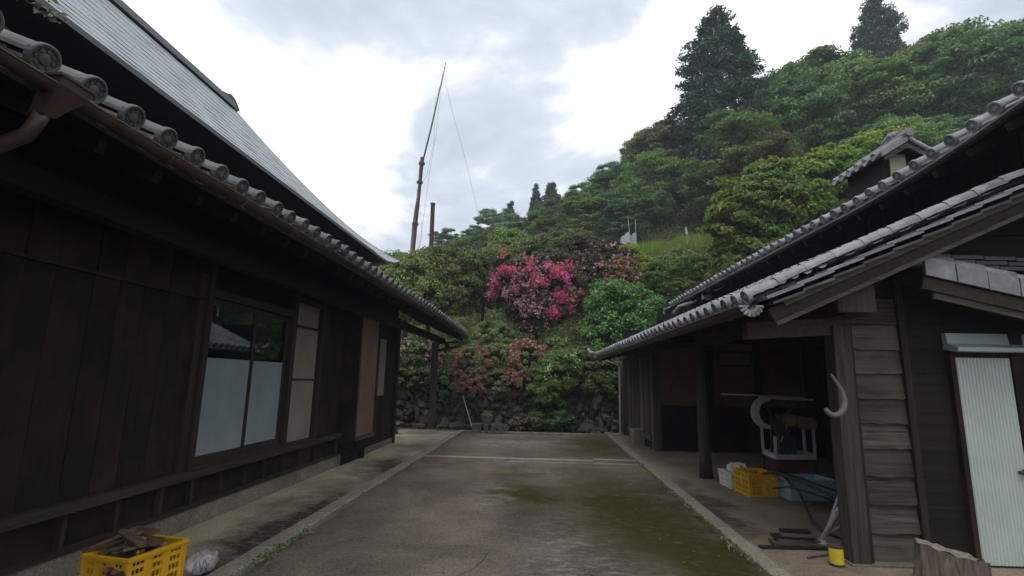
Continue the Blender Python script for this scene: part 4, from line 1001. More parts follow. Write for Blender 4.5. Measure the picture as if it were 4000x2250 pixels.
T.part('can_body', MB().lathe([(0.001, 0.02), (0.058, 0.02), (0.058, 0.155)], (2.585, 5.0, 0), 'z', 20), yel, smooth=False)
T.part('bottom_band', MB().lathe([(0.001, 0.0), (0.0595, 0.0), (0.0595, 0.022)], (2.585, 5.0, 0), 'z', 20), MT['black_metal'])
T.part('lid', MB().lathe([(0.060, 0.15), (0.060, 0.168), (0.052, 0.168), (0.050, 0.160), (0.001, 0.160)], (2.585, 5.0, 0), 'z', 20), MT['rust'])
rod('dark straight stick on the floor behind the yellow can', [(2.41, 5.15, 0.012), (2.68, 5.28, 0.014), (2.95, 5.41, 0.02)], 0.011, MT['bark'], 'stick', 'stick')
# hook on the corner post
pts = [(2.625, 4.90, 1.66), (2.66, 4.90, 1.60), (2.70, 4.89, 1.52), (2.715, 4.885, 1.43), (2.70, 4.88, 1.355), (2.66, 4.88, 1.305), (2.61, 4.88, 1.29), (2.565, 4.88, 1.31), (2.538, 4.88, 1.35)]
T = Thing('hook', 'pale curved hook hanging on the barn corner post', 'hook', (2.72, 4.90, 1.4))
T.part('hook_shaft', MB().tube(pts, [0.010, 0.013, 0.019, 0.025, 0.028, 0.028, 0.026, 0.023, 0.019], 10), plain('hook_wood', (0.14, 0.122, 0.10), 0.7, mott=0.35), smooth=True)
T.part('fixing_nail', MB().tube([(2.68, 4.89, 1.5), (2.78, 4.94, 1.5)], 0.006, 5), MT['rust'])
# stump by the door
def stump():
    T = Thing('stump', 'rough weathered tree stump in front of the barn door', 'stump', (3.26, 4.62, 0))
    r_ = random.Random(5); ph = [r_.uniform(0, 6.3) for _ in range(6)]
    def S(u, v):
        a = 2 * math.pi * u
        k = 1 + 0.10 * math.sin(3 * a + ph[0]) + 0.06 * math.sin(7 * a + ph[1]) + 0.03 * math.sin(13 * a + ph[2] + v * 3) + 0.16 * (1 - v) ** 2
        top = 0.265 - 0.05 * math.cos(a) + 0.012 * math.sin(4 * a + ph[3]) + 0.006 * math.sin(11 * a)
        return (3.26 + 0.225 * k * math.cos(a), 4.62 + 0.20 * k * math.sin(a), top * v)
    m = wood('stump_wood', (0.03, 0.023, 0.017), (0.17, 0.135, 0.11), (24, 24, 3.5), 0.9, 1, 1)
    T.part('stump_side', MB().grid(S, 48, 8), m)
    def top(u, v):
        p = S(u, 1.0); k = 1 - v
        return (3.26 + (p[0] - 3.26) * k, 4.62 + (p[1] - 4.62) * k, p[2] * k + (0.26) * v + 0.012 * math.sin(u * 40 + v * 9) * k)
    T.part('cut_top', MB().grid(top, 48, 5), wood('stump_cut', (0.10, 0.085, 0.07), (0.26, 0.23, 0.19), (14, 14, 14), 0.9, 1, 1))
stump()
# steel frame (an upturned little table) with odds and ends
T = Thing('steel_stand', 'white steel table frame with upright legs standing behind the blue basket', 'metal frame', (3.75, 8.3, 0))
A_, B_, C_, D_ = (3.42, 8.03), (4.02, 8.12), (4.12, 8.62), (3.47, 8.60)
for p, q in ((A_, B_), (B_, C_), (C_, D_), (D_, A_)):
    T.part('rail', MB().bar((*p, 0.51), (*q, 0.51), 0.03, 0.07), MT['steel'])
for p, z in ((A_, 0.80), (B_, 0.95), (C_, 0.95), (D_, 1.00)):
    T.part('upright', MB().bar((*p, 0.545), (*p, z), 0.04, 0.03), MT['steel'])
for p in (A_, B_, C_, D_):
    T.part('leg', MB().bar((*p, 0.0), (*p, 0.475), 0.03, 0.03), MT['rust'])
T.part('shelf', MB().box(3.52, 4.0, 8.18, 8.55, 0.475, 0.487), MT['black_metal'])
PALE = wood('pale_wood', (0.30, 0.27, 0.23), (0.55, 0.50, 0.43), (2, 26, 26), 0.8, 1, 1)
single('plank', MB().bar((3.33, 8.25, 1.357), (4.08, 8.2, 1.340), 0.16, 0.03), PALE, 'pale plank laid flat on top of the grey guard in the barn', 'plank')
single('bamboo_pole', MB().tube([(2.78, 8.35, 1.395), (3.5, 8.3, 1.383), (4.0, 8.28, 1.37)], 0.012, 6), PALE, 'thin pale pole lying on the plank and pointing left in the barn', 'pole')
def guard():
    T = Thing('wheel_guard', 'grey crescent shaped wheel guard below the plank in the barn', 'wheel guard', (3.42, 8.25, 0.9))
    mb = MB(); n = 18
    def S(u, v):
        a = R(75) + R(205) * u
        wd = 0.05 + 0.05 * math.sin(math.pi * u)
        r_ = 0.235 - wd * v
        return (3.43 + r_ * math.cos(a) * 0.9, 8.25, 1.125 + r_ * math.sin(a))
    mb.grid(S, n, 1); mb.grid(lambda u, v: (S(u, v)[0], 8.36, S(u, v)[2]), n, 1)
    mb.grid(lambda u, v: (S(u, 0)[0], 8.25 + 0.11 * v, S(u, 0)[2]), n, 1)
    T.part('guard_shell', mb, MT['steel'])
    T.part('guard_stay', MB().bar((3.47, 8.30, 0.487), (3.50, 8.30, 1.10), 0.03, 0.02).bar((3.50, 8.30, 1.10), (3.40, 8.30, 1.30), 0.02, 0.02), MT['black_metal'])
guard()
T = Thing('machine', 'dark greasy machine block on the shelf of the white steel frame', 'machine', (3.70, 8.35, 0.49))
T.part('engine_block', MB().box(3.58, 3.82, 8.25, 8.48, 0.488, 0.78).box(3.62, 3.76, 8.28, 8.42, 0.78, 1.10), MT['black_metal'])
T.part('flywheel', MB().lathe([(0.001, 8.20), (0.12, 8.20), (0.13, 8.22), (0.13, 8.245), (0.001, 8.248)], (3.62, 0, 0.92), 'y', 18), MT['black_metal'])
T.part('exhaust', MB().tube([(3.74, 8.3, 1.08), (3.78, 8.26, 1.20), (3.72, 8.24, 1.32)], 0.03, 8), MT['rust'])
T.part('lever', MB().tube([(3.60, 8.26, 0.7), (3.68, 8.20, 0.95), (3.64, 8.16, 1.10)], 0.012, 6), MT['steel'])
T = Thing('machine', 'dark red cowling standing below the shelf of the white steel frame', 'machine', (3.75, 8.4, 0.0))
red = plain('red_paint', (0.12, 0.02, 0.018), 0.5, mott=0.4)
T.part('cowling', MB().prism([(3.50, 0.0), (3.52, 0.36), (3.62, 0.44), (3.92, 0.42), (4.0, 0.28), (3.98, 0.0)], 'y', 8.22, 8.52), red)
T.part('filler_cap', MB().lathe([(0.001, 0.03), (0.03, 0.03), (0.035, 0.0)], (3.75, 8.36, 0.435), 'z', 10), MT['black_metal'])
straw = wood('straw', (0.13, 0.10, 0.06), (0.36, 0.30, 0.20), (1.5, 60, 60), 0.9, 1, 1)
T = Thing('straw_mat', 'rolled straw mat resting on the uprights of the white steel frame', 'mat', (3.85, 8.15, 1.0))
mb = MB()
sp = [(0.03 + 0.015 * k / 6, k * math.pi / 6) for k in range(48)]
outer = [(r_ * math.cos(a), r_ * math.sin(a)) for r_, a in sp]
def roll(u, v):
    i = u * 47; k = min(46, int(i)); f = i - k
    r_ = 0.02 + 0.095 * (i / 47); a = i * math.pi / 6
    return (3.60 + 0.46 * v, 8.08 + r_ * math.cos(a) + 0.10 * v, 1.05 + r_ * math.sin(a) * 0.85 - 0.06 * v)
T.part('rolled_straw', mb.grid(roll, 94, 3), straw)
T.part('binding', MB().lathe([(0.121, 0.0), (0.121, 0.012)], (3.74, 8.11, 1.03), 'x', 18), MT['rust'])
# far end of the yard
single('stone_block', MB().prism([(2.28, 0), (2.60, 0), (2.60, 0.33), (2.55, 0.37), (2.30, 0.36), (2.27, 0.30)], 'y', 13.45, 14.1), MT['foot'], 'squat grey stone block against the barn wall at the far end', 'stone block')
MT['drain'] = plain('drain_concrete', (0.10, 0.095, 0.082), 0.9, mott=0.45)
for i in range(5):
    x = -2.12 + i * 0.212
    mb = MB().prism([(0, 0.03), (0.03, 0), (0.17, 0), (0.2, 0.03), (0.2, 0.26), (0.155, 0.26), (0.150, 0.075), (0.128, 0.05), (0.072, 0.05), (0.05, 0.075), (0.045, 0.26), (0, 0.26)], 'y', 0, 0.14)
    single('drain_block', mb, MT['drain'], 'u-shaped concrete drain block, %s in the row before the flower pots' % ('first from the left', 'second from the left', 'middle one', 'fourth from the left', 'last on the right')[i], 'drain block', (x, 15.465 + 0.02 * i, -0.022), 'row of u-shaped drain blocks', rot=(0, 0, random.uniform(-.02, .02)))
terra = plain('terracotta', (0.17, 0.125, 0.085), 0.85, mott=0.35)
def pot(x, y, z, r_, h, label, leafy):
    T = Thing('flower_pot', label, 'flower pot', (x, y, z))
    T.part('pot_body', MB().lathe([(0.001, 0), (r_ * 0.62, 0), (r_ * 0.92, h * 0.82), (r_ * 1.02, h * 0.84), (r_ * 1.02, h), (r_ * 0.9, h), (r_ * 0.86, h * 0.85)], (x, y, z), 'z', 20), terra, smooth=False)
    T.part('soil', MB().lathe([(0.001, h * 0.86), (r_ * 0.9, h * 0.86)], (x, y, z), 'z', 16), MT['black'])
    return T
single('rock', ico(2, 77, 0.24, 0.16, 0.13), None, 'flat rock carrying the larger flower pot', 'rock', (-1.76, 16.32, 0.10))
POT1 = pot(-1.76, 16.30, 0.22, 0.19, 0.24, 'larger round clay pot with a plant on a rock below the stone wall', True)
pot(-2.10, 16.15, -0.02, 0.13, 0.22, 'smaller clay pot left of the larger pot', False)
single('stick', MB().tube([(-2.13, 15.75, 0.05), (-2.35, 16.2, 0.5), (-2.62, 16.75, 1.0)], 0.012, 6), MT['pvc'], 'thin pale stick leaning on the stone wall beside the pots', 'stick')
for i in range(6):
    def tf(u, v): return (-0.14 + 0.28 * u, -0.15 + 0.30 * v, 0.035 * math.sin(math.pi * u * 2))
    def tf2(u, v): return (-0.14 + 0.28 * u, -0.15 + 0.30 * v, 0.035 * math.sin(math.pi * u * 2) + 0.018)
    def tf3(u, v): return (-0.14 + 0.28 * u, -0.15, 0.035 * math.sin(math.pi * u * 2) + 0.018 * v)
    def tf4(u, v): return (0.14, -0.15 + 0.30 * u, 0.018 * v)
    single('roof_tile', MB().grid(tf, 10, 1).grid(tf2, 10, 1).grid(tf3, 10, 1).grid(tf4, 2, 1), MT['tile_old'], 'spare grey roof tile in the stack at the end of the farmhouse wall', 'roof tile',
           (-4.20 + 0.02 * (i % 2), 14.5 + random.uniform(-.02, .02), 0.035 + i * 0.05), 'stack of spare roof tiles', rot=(0, 0.03 * (i % 3), 0.25 + random.uniform(-.12, .12)))
single('cord', MB().tube([(-2.5, 16.2, 2.86), (-1.9, 16.4, 2.62), (-1.0, 16.4, 2.40), (0.0, 16.2, 2.33), (0.8, 15.9, 2.38), (1.45, 15.45, 2.50)], 0.006, 5), plain('green_cord', (0.12, 0.22, 0.10), 0.6), 'thin green cord sagging between the eaves at the end of the yard', 'cord')

# ------------------------------------------------------------------ poles, wires, aerial
def mast():
    T = Thing('mast_pole', 'leaning wooden pole with a thin mast rising high above the shrubs', 'pole', (-6.75, 24.0, 3.0))
    pw = wood('pole_wood', (0.05, 0.045, 0.045), (0.16, 0.14, 0.14), (20, 20, 1.5), 0.85, 1, 1)
    zs = np.linspace(3.0, 12.63, 14)
    T.part('pole', MB().tube([(-6.78 + (z - 3.0) * 0.052 + 0.03 * math.sin(z * 1.9), 24.0, z) for z in zs], [0.17 - 0.008 * i for i in range(14)], 8), pw)
    T.part('mast', MB().tube([(-6.55, 23.88, 4.0), (-6.38, 23.88, 8.3), (-6.20, 23.9, 12.4), (-5.9, 24.0, 14.2), (-5.36, 24.0, 17.5)], [0.05, 0.05, 0.045, 0.04, 0.022], 7), MT['rust'])
    T.part('mast_tip', MB().tube([(-5.36, 24, 17.45), (-5.30, 24, 17.95)], 0.018, 5).tube([(-5.34, 24, 17.6), (-5.55, 24, 17.78)], 0.012, 5).tube([(-5.34, 24, 17.6), (-5.17, 24, 17.66)], 0.012, 5), MT['black_metal'])
    for z in (7.2, 9.0, 11.2, 12.2):
        x = -6.78 + (z - 3.0) * 0.052
        T.part('binding', MB().lathe([(0.16, z), (0.16, z + 0.10)], (x + 0.03, 23.95, 0), 'z', 10), MT['black_metal'])
    wire = plain('wire', (0.30, 0.29, 0.29), 0.5, bmp=0)
    def w(pts): T.part('guy_wire', MB().tube(pts, 0.009, 4), wire)
    w([(-5.38, 24, 17.2), (-4.9, 24.3, 15.3), (-4.35, 25.0, 13.4), (-3.85, 25.6, 11.4), (-3.4, 26, 9.5)])
    w([(-5.40, 24, 17.2), (-5.55, 24, 15.5), (-5.62, 24, 13.8), (-5.85, 24, 11.9), (-6.0, 24, 10.0), (-6.2, 24, 7.8)])
    w([(-5.40, 24, 17.1), (-5.75, 24, 15.8), (-5.72, 24, 14.2), (-5.70, 24, 13.6), (-6.0, 24, 11.6), (-6.42, 24, 10.9)])
    w([(-6.45, 23.9, 10.9), (-6.25, 23.9, 10.0), (-6.1, 23.9, 9.0), (-6.05, 23.9, 8.4), (-6.2, 23.9, 7.6)])
    w([(-6.45, 23.9, 9.3), (-6.3, 23.9, 8.4), (-6.15, 23.9, 7.6)])
    T2 = Thing('short_pole', 'shorter plain wooden pole standing right of the tall mast', 'pole', (-5.58, 24.0, 3.2))
    T2.part('pole', MB().tube([(-5.56, 24.0, 3.2), (-5.58, 24, 7.0), (-5.61, 24.0, 10.15)], [0.125, 0.115, 0.105], 9), MT['rust'])
    T2.part('pole_cap', MB().lathe([(0.125, 10.08), (0.125, 10.16), (0.001, 10.19)], (-5.61, 24.0, 0), 'z', 9), MT['rust'])
    T3 = Thing('tv_aerial', 'television aerial on a thin mast above the light green young tree', 'aerial', (-2.65, 30.6, 8.0))
    al = plain('aluminium', (0.22, 0.23, 0.24), 0.4, 0.3)
    T3.part('aerial_mast', MB().tube([(-2.65, 30.6, 8.0), (-2.65, 30.6, 12.0)], 0.022, 6), al)
    T3.part('boom', MB().tube([(-3.7, 30.7, 11.55), (-1.6, 30.5, 11.85)], 0.014, 5), al)
    T3.part('boom', MB().tube([(-3.3, 30.6, 11.15), (-1.3, 30.6, 11.30)], 0.014, 5), al)
    for i in range(9):
        f = i / 8; x = -3.7 + 2.1 * f
        T3.part('rod', MB().tube([(x - 0.25, 30.2, 11.52 + 0.3 * f - 0.04), (x + 0.25, 31.0, 11.52 + 0.3 * f + 0.10)], 0.007, 4), al)
    for i in range(6):
        f = i / 5; x = -3.3 + 2.0 * f
        T3.part('rod', MB().tube([(x - 0.18, 30.3, 11.14 + 0.15 * f - 0.03), (x + 0.18, 30.9, 11.14 + 0.15 * f + 0.08)], 0.007, 4), al)
mast()
# plastic net and rods on the grass terrace
T = Thing('plant_net', 'white net sheet with two thin rods on the bright grass terrace', 'net', (5.7, 34.2, 10.9))
net = plain('net_white', (0.34, 0.38, 0.40), 0.6, mott=0.3, scale=6)
T.part('net_sheet', MB().grid(lambda u, v: (5.15 + 1.1 * u, 34.2 + 0.15 * math.sin(u * 9), 10.9 + (0.62 + 0.22 * abs(math.sin(u * 4.5)) - 0.3 * (1 - u) ** 2) * v + 0.05 * math.sin(u * 17)), 16, 4), net)
T.part('net_rod', MB().tube([(5.85, 34.2, 10.9), (5.72, 34.2, 12.75)], 0.022, 5), net)
T.part('net_rod', MB().tube([(6.25, 34.2, 10.9), (6.22, 34.2, 12.65)], 0.022, 5), net)
T = Thing('rag_stake', 'small white rag tied to a stake in the bright grass', 'rag', (9.6, 34.0, 11.0))
T.part('stake', MB().tube([(9.6, 34, 10.8), (9.6, 34, 12.0)], 0.02, 5), net)
T.part('rag', MB().grid(lambda u, v: (9.5 + 0.22 * u * (1 - v * 0.6), 33.97 - 0.03 * math.sin(u * 6), 11.5 + 0.5 * v), 4, 4), net)

# ------------------------------------------------------------------ vegetation
def leaf_mesh(name, cen, nor, size, aspect, mat, fold=0.18, jit=0.62):
    """one small folded four-point leaf per centre"""
    n = len(cen)
    nor = nor + rng.normal(0, jit, (n, 3)); nor /= np.linalg.norm(nor, axis=1)[:, None] + 1e-9
    up = rng.normal(0, 1, (n, 3)); al = np.cross(nor, up); al /= np.linalg.norm(al, axis=1)[:, None] + 1e-9
    sd_ = np.cross(nor, al)
    s = (size * rng.uniform(0.55, 1.5, n))[:, None]
    v = np.empty((n, 4, 3))
    v[:, 0] = cen - al * s * 0.5
    v[:, 1] = cen + sd_ * s * aspect * 0.5 + nor * s * fold
    v[:, 2] = cen + al * s * 0.5 - nor * s * 0.1
    v[:, 3] = cen - sd_ * s * aspect * 0.5 + nor * s * fold
    me = bpy.data.meshes.new(name)
    me.vertices.add(n * 4); me.vertices.foreach_set('co', v.reshape(-1))
    idx = np.arange(n)[:, None] * 4
    tri = np.concatenate([idx + np.array([[0, 1, 2]]), idx + np.array([[0, 2, 3]])], 1).reshape(-1)
    me.loops.add(n * 6); me.loops.foreach_set('vertex_index', tri.astype(np.int32))
    me.polygons.add(n * 2); me.polygons.foreach_set('loop_start', (np.arange(n * 2) * 3).astype(np.int32))
    me.polygons.foreach_set('loop_total', np.full(n * 2, 3, np.int32))
    me.materials.append(mat); me.update(); me.validate()
    return me
def usph(n):
    d = rng.normal(0, 1, (n, 3)); return d / np.linalg.norm(d, axis=1)[:, None]
def clumps_on(lobes, m, up=0.25, shell=(0.72, 1.0)):
    """clump centres near the surface of a set of ellipsoids; lobes = (cx,cy,cz,rx,ry,rz)"""
    lobes = np.array(lobes, float); area = (lobes[:, 3] * lobes[:, 4] * lobes[:, 5]) ** (2 / 3)
    out = []; nrm = []
    while len(out) < m:
        k = rng.choice(len(lobes), p=area / area.sum()); d = usph(1)[0]; d[2] += up; d /= np.linalg.norm(d)
        r_ = rng.uniform(*shell); p = lobes[k, :3] + d * lobes[k, 3:] * r_
        q = np.linalg.norm((p - lobes[:, :3]) / lobes[:, 3:], axis=1); q[k] = 9
        if q.min() < 0.62: continue
        nv = d / lobes[k, 3:]; nrm.append(nv / np.linalg.norm(nv)); out.append(p)
    return np.array(out), np.array(nrm)
def clump_leaves(cc, nn, per, rc, flat=0.6, skew=0.35):
    m = len(cc); n = m * per
    d = usph(n); r_ = rng.uniform(0, 1, n) ** 0.5
    off = d * r_[:, None] * (np.repeat(rng.uniform(0.6, 1.35, m), per) * rc)[:, None]; off[:, 2] *= flat
    cen = np.repeat(cc, per, 0) + off
    nor = np.repeat(nn, per, 0) * skew + d * 0.5 + np.array([0, 0, 0.6])
    return cen, nor
def branches(base, cc, r0_, trunk_h, k=18, seg=6):
    mb = MB(); base = Vector(base)
    ctr = Vector(cc.mean(0)); top = Vector((ctr.x, ctr.y, cc[:, 2].max() * 0.75 + ctr.z * 0.25))
    fork = base + (top - base) * trunk_h
    n = 6
    tr = [base + (top - base) * (i / n) + Vector((random.uniform(-1, 1), random.uniform(-1, 1), 0)) * r0_ * 0.4 * (i > 0) for i in range(n + 1)]
    mb.tube(tr, [r0_ * (1 - 0.75 * i / n) for i in range(n + 1)], seg)
    for j in rng.choice(len(cc), min(k, len(cc)), replace=False):
        e = Vector(cc[j]); t = random.uniform(max(0.15, trunk_h * 0.6), 0.95); i = t * n; a = tr[int(i)]
        mid = a.lerp(e, 0.5) + Vector((0, 0, 0.12 * (e - a).length))
        mb.tube([a, mid, e], [r0_ * 0.34, r0_ * 0.2, r0_ * 0.07], 4)
    return mb
GREEN = {
 'forest': leaf_mat('leaf_forest', (0.0564, 0.1270, 0.0451), (0.1553, 0.2681, 0.0813), 0.25, (0.0847, 0.1919, 0.0768), big=0.25),
 'forest_lt': leaf_mat('leaf_forest_light', (0.0957, 0.1754, 0.0425), (0.2257, 0.3321, 0.0850), 0.3, (0.1275, 0.2257, 0.0722), big=0.25),
 'forest_ol': leaf_mat('leaf_forest_olive', (0.0851, 0.1134, 0.0302), (0.1890, 0.2173, 0.0681), 0.3, (0.1418, 0.1229, 0.0530), big=0.3),
 'cedar': leaf_mat('leaf_cedar', (0.0230, 0.0598, 0.0368), (0.0690, 0.1265, 0.0690), 0.12),
 'hedge': leaf_mat('leaf_hedge', (0.11, 0.175, 0.048), (0.225, 0.305, 0.090), 0.3, (0.185, 0.235, 0.075)),
 'spring': leaf_mat('leaf_spring', (0.15, 0.26, 0.065), (0.29, 0.42, 0.12), 0.4),
 'azalea': leaf_mat('leaf_azalea', (0.0791, 0.1354, 0.0407), (0.2032, 0.2821, 0.0858), 0.3, (0.1805, 0.1919, 0.0791), big=1.5),
 'azalea_red': leaf_mat('leaf_azalea_red', (0.1470, 0.0981, 0.0491), (0.3921, 0.1667, 0.1176), 0.3, (0.1176, 0.1667, 0.0589), big=1.8),
 'azalea_dull': leaf_mat('leaf_azalea_dull', (0.060, 0.060, 0.034), (0.165, 0.120, 0.085), 0.3, (0.085, 0.115, 0.042), big=1.4),
 'camellia': leaf_mat('leaf_camellia', (0.0575, 0.1437, 0.0350), (0.1437, 0.2818, 0.0690), 0.2, rough=0.32),
 'nandina': leaf_mat('leaf_nandina', (0.12, 0.215, 0.048), (0.27, 0.40, 0.10), 0.35),
 'lime': leaf_mat('leaf_lime', (0.1725, 0.2587, 0.0310), (0.3795, 0.4657, 0.0605), 0.4),
 'yellowgreen': leaf_mat('leaf_yellowgreen', (0.070, 0.150, 0.026), (0.175, 0.290, 0.055), 0.4, (0.20, 0.265, 0.040), big=0.6),
 'grass': leaf_mat('leaf_grass', (0.12, 0.20, 0.026), (0.30, 0.40, 0.060), 0.4, (0.14, 0.19, 0.03), big=0.5),
 'cover': leaf_mat('leaf_cover', (0.0458, 0.0936, 0.0266), (0.1456, 0.2080, 0.0499), 0.25, (0.1040, 0.1248, 0.0416), big=0.5),
 'twig': leaf_mat('leaf_twig', (0.1350, 0.1620, 0.1013), (0.2700, 0.2970, 0.2025), 0.2),
}
def fl(name, a, b): return leaf_mat(name, a, b, 0.35, rough=0.6)
FLOWER = {'pink': fl('petal_pink', (0.50, 0.030, 0.145), (0.74, 0.11, 0.27)), 'red': fl('petal_red', (0.80, 0.08, 0.07), (0.95, 0.22, 0.14)), 'violet': fl('petal_violet', (0.50, 0.09, 0.48), (0.70, 0.22, 0.62)),
          'faded': fl('petal_faded', (0.30, 0.12, 0.14), (0.62, 0.36, 0.38)), 'white': fl('petal_white', (0.55, 0.58, 0.45), (0.75, 0.78, 0.65))}
def shrub(name, label, cat, base, lobes, m, per, rc, size, mat, flowers=(), flat=0.6, trunk=0.06, group=None, aspect=0.55, up=0.25, k=18, stem_h=0.35, neat=False):
    T = Thing(name, label, cat, base, group)
    b = np.array(base)
    if neat: m, rc, per, flat = m * 1.9, rc * 0.8, per * 0.75, 0.95
    cc, nn = clumps_on(lobes, int(m * 1.6), up, (0.92, 1.0) if neat else (0.72, 1.0))
    cen, nor = clump_leaves(cc, nn, int(per * 1.5), rc, flat, 1.5 if neat else 0.7)
    T.part('crown', leaf_mesh('crown', cen - b, nor, size, aspect, mat), mat)
    T.part('trunk', branches(base, cc, trunk, stem_h, k), MT['bark'])
    for kind, spots, n_, r_, s_ in flowers:
        # flower heads in patches: spots = list of (centre, radius) boxes on the crown's outside
        pts = []; nr = []
        for (c, rad) in spots:
            c = np.array(c)
            dist = np.linalg.norm(cc - c, axis=1) + np.where(nn[:, 1] > 0.35, 5, 0)
            sel = np.where(dist < rad)[0]
            if len(sel) == 0: sel = np.argsort(dist)[:3]
            for j in rng.choice(sel, n_):
                d = nn[j] + np.array([0, -0.6, 0.25]) + rng.normal(0, 0.35, 3); d /= np.linalg.norm(d)
                h = cc[j] + d * rc * rng.uniform(0.6, 1.1) + rng.normal(0, rc * 0.45, 3)
                q = 6
                pts.append(h + rng.normal(0, r_, (q, 3))); nr.append(np.repeat(d[None], q, 0))
        pts = np.concatenate(pts); nr = np.concatenate(nr)
        fo = T.part('flowers', leaf_mesh('flowers', pts - b, nr, s_, 0.85, FLOWER[kind], 0.1, 0.6), None, label={'pink': 'bright pink flowers', 'red': 'coral red flowers', 'violet': 'violet flowers', 'faded': 'faded brownish pink flowers', 'white': 'white flower plumes'}[kind]); fo['kind'] = 'stuff'
    return T
G = lambda x, y: float(hill_z(np.float64(x), np.float64(y)))
# --- shrubs on and above the stone wall
shrub('hedge_tree', 'leftmost green hedge tree above the end of the tiled eave', 'tree', (-5.9, 21.8, G(-5.9, 21.8)), [(-6.1, 21.6, 5.3, 1.5, 1.4, 1.5), (-5.3, 21.2, 4.9, 1.1, 1.1, 1.1), (-6.9, 22, 5.9, 1.2, 1.2, 1.2), (-5.6, 21.4, 6.1, 1.0, 1.0, 0.9)], 190, 75, 0.27, 0.105, GREEN['hedge'], flat=0.8, trunk=0.10)
shrub('hedge_tree', 'wide green hedge tree left of the pink azalea under the poles', 'tree', (-4.4, 22.6, G(-4.4, 22.6)), [(-4.6, 22.4, 6.0, 1.5, 1.3, 1.45), (-3.7, 22.2, 5.3, 1.1, 1.1, 1.1), (-5.2, 22.4, 6.6, 0.9, 1.0, 0.8), (-3.6, 22.4, 6.6, 1.1, 1.0, 0.75), (-4.4, 21.9, 4.9, 1.0, .9, .9)], 200, 75, 0.27, 0.105, GREEN['hedge'], flat=0.8, trunk=0.11)
shrub('hedge_tree', 'green hedge tree squeezed between the wide hedge tree and the pink azalea', 'tree', (-2.9, 23.4, G(-2.9, 23.4)), [(-3.0, 23.2, 5.9, 1.1, 1.0, 1.2), (-2.5, 23.4, 6.9, 0.9, .9, .8)], 110, 75, 0.27, 0.105, GREEN['azalea'], flat=0.8, trunk=0.09)
shrub('azalea_bush', 'dark round bush low behind the green round azalea near the eave corner', 'bush', (-3.4, 19.6, G(-3.4, 19.6)), [(-3.44, 19.5, 3.2, .62, .6, .7)], 55, 70, 0.135, 0.066, GREEN['hedge'], trunk=0.04, neat=True)
shrub('azalea_bush', 'round clipped dark green azalea below the pink azalea', 'bush', (-1.94, 19.0, G(-1.94, 19.0)), [(-1.94, 18.9, 2.95, .92, .75, .72), (-1.6, 18.5, 2.35, .8, .6, .55)], 100, 80, 0.135, 0.066, GREEN['azalea'], trunk=0.05, neat=True)
shrub('azalea_bush', 'pale green azalea seen under the farmhouse eave left of the porch post', 'bush', (-4.78, 18.3, 1.65), [(-4.75, 17.75, 2.25, .85, .6, .55), (-5.2, 17.6, 2.0, .5, .5, .4)], 80, 70, 0.13, 0.066, GREEN['azalea'], [('faded', [((-4.8, 17.8, 2.1), 0.9)], 40, .02, .05)], trunk=0.04, neat=True)
shrub('azalea_bush', 'faded pinkish grey azalea just right of the porch post', 'bush', (-3.72, 18.6, 1.66), [(-3.72, 17.9, 2.2, .58, .5, .62)], 55, 70, 0.13, 0.062, GREEN['azalea_dull'], [('faded', [((-3.7, 17.9, 2.2), 0.9)], 70, .02, .06)], trunk=0.04, neat=True)
shrub('azalea_bush', 'reddish brown azalea hanging over the stone wall above the clay pots', 'bush', (-2.53, 18.1, 1.64), [(-2.50, 17.4, 1.95, .76, .62, .74), (-2.4, 17.2, 1.4, .66, .45, .5)], 95, 80, 0.13, 0.062, GREEN['azalea_red'], [('faded', [((-2.5, 17.3, 1.7), 0.8)], 60, .02, .05)], trunk=0.05, neat=True)
shrub('azalea_bush', 'half red half green azalea over the middle of the stone wall', 'bush', (-0.6, 18.1, 1.64), [(-0.55, 17.4, 2.08, .82, .66, .80), (-0.85, 17.2, 1.5, .68, .5, .52)], 100, 80, 0.13, 0.062, GREEN['azalea_red'], [('faded', [((-0.55, 17.3, 2.2), 0.7)], 60, .02, .05), ('pink', [((-0.6, 17.2, 2.45), 0.25)], 5, .02, .06)], trunk=0.05, neat=True)
shrub('nandina', 'bright green nandina with white flower plumes against the stone wall', 'shrub', (0.25, 16.95, 0.0), [(0.42, 16.95, 1.75, .78, .55, .66), (0.1, 16.8, 1.3, .55, .4, .4), (0.7, 17.0, 2.2, .6, .5, .38)], 80, 60, 0.19, 0.11, GREEN['nandina'], [('white', [((0.30, 16.6, 1.8), 0.25), ((0.75, 16.6, 2.2), 0.25)], 12, .035, .035)], trunk=0.018, aspect=0.3, k=26, stem_h=0.1)
shrub('nandina', 'dark green lower nandina growing from the foot of the stone wall', 'shrub', (0.1, 16.75, 0.0), [(0.15, 16.8, 0.65, .50, .32, .55), (0.25, 16.8, 0.3, .6, .3, .3)], 45, 55, 0.17, 0.10, GREEN['camellia'], trunk=0.015, aspect=0.3, stem_h=0.1)
shrub('weed_clump', 'brownish weeds at the foot of the stone wall right of the drain blocks', 'weeds', (-0.55, 16.5, -0.05), [(-0.55, 16.5, 0.2, .55, .3, .25)], 30, 50, 0.12, 0.07, GREEN['azalea_dull'], trunk=0.01)
shrub('shrub', 'leafy green shrub left of the barn eave end above the stone wall', 'shrub', (1.6, 18.2, 1.66), [(1.6, 17.6, 2.05, .95, .6, .6), (2.3, 17.5, 1.75, .7, .5, .5), (1.0, 17.9, 2.35, .5, .5, .4)], 90, 60, 0.19, 0.10, GREEN['cover'], trunk=0.03)
shrub('shrub', 'small green shrub in the shade below the pink azalea', 'shrub', (0.6, 19.3, G(.6, 19.3)), [(0.5, 19.1, 2.7, .6, .5, .55), (-0.5, 19.4, 2.5, .5, .5, .4)], 50, 55, 0.2, 0.10, GREEN['cover'], trunk=0.03)
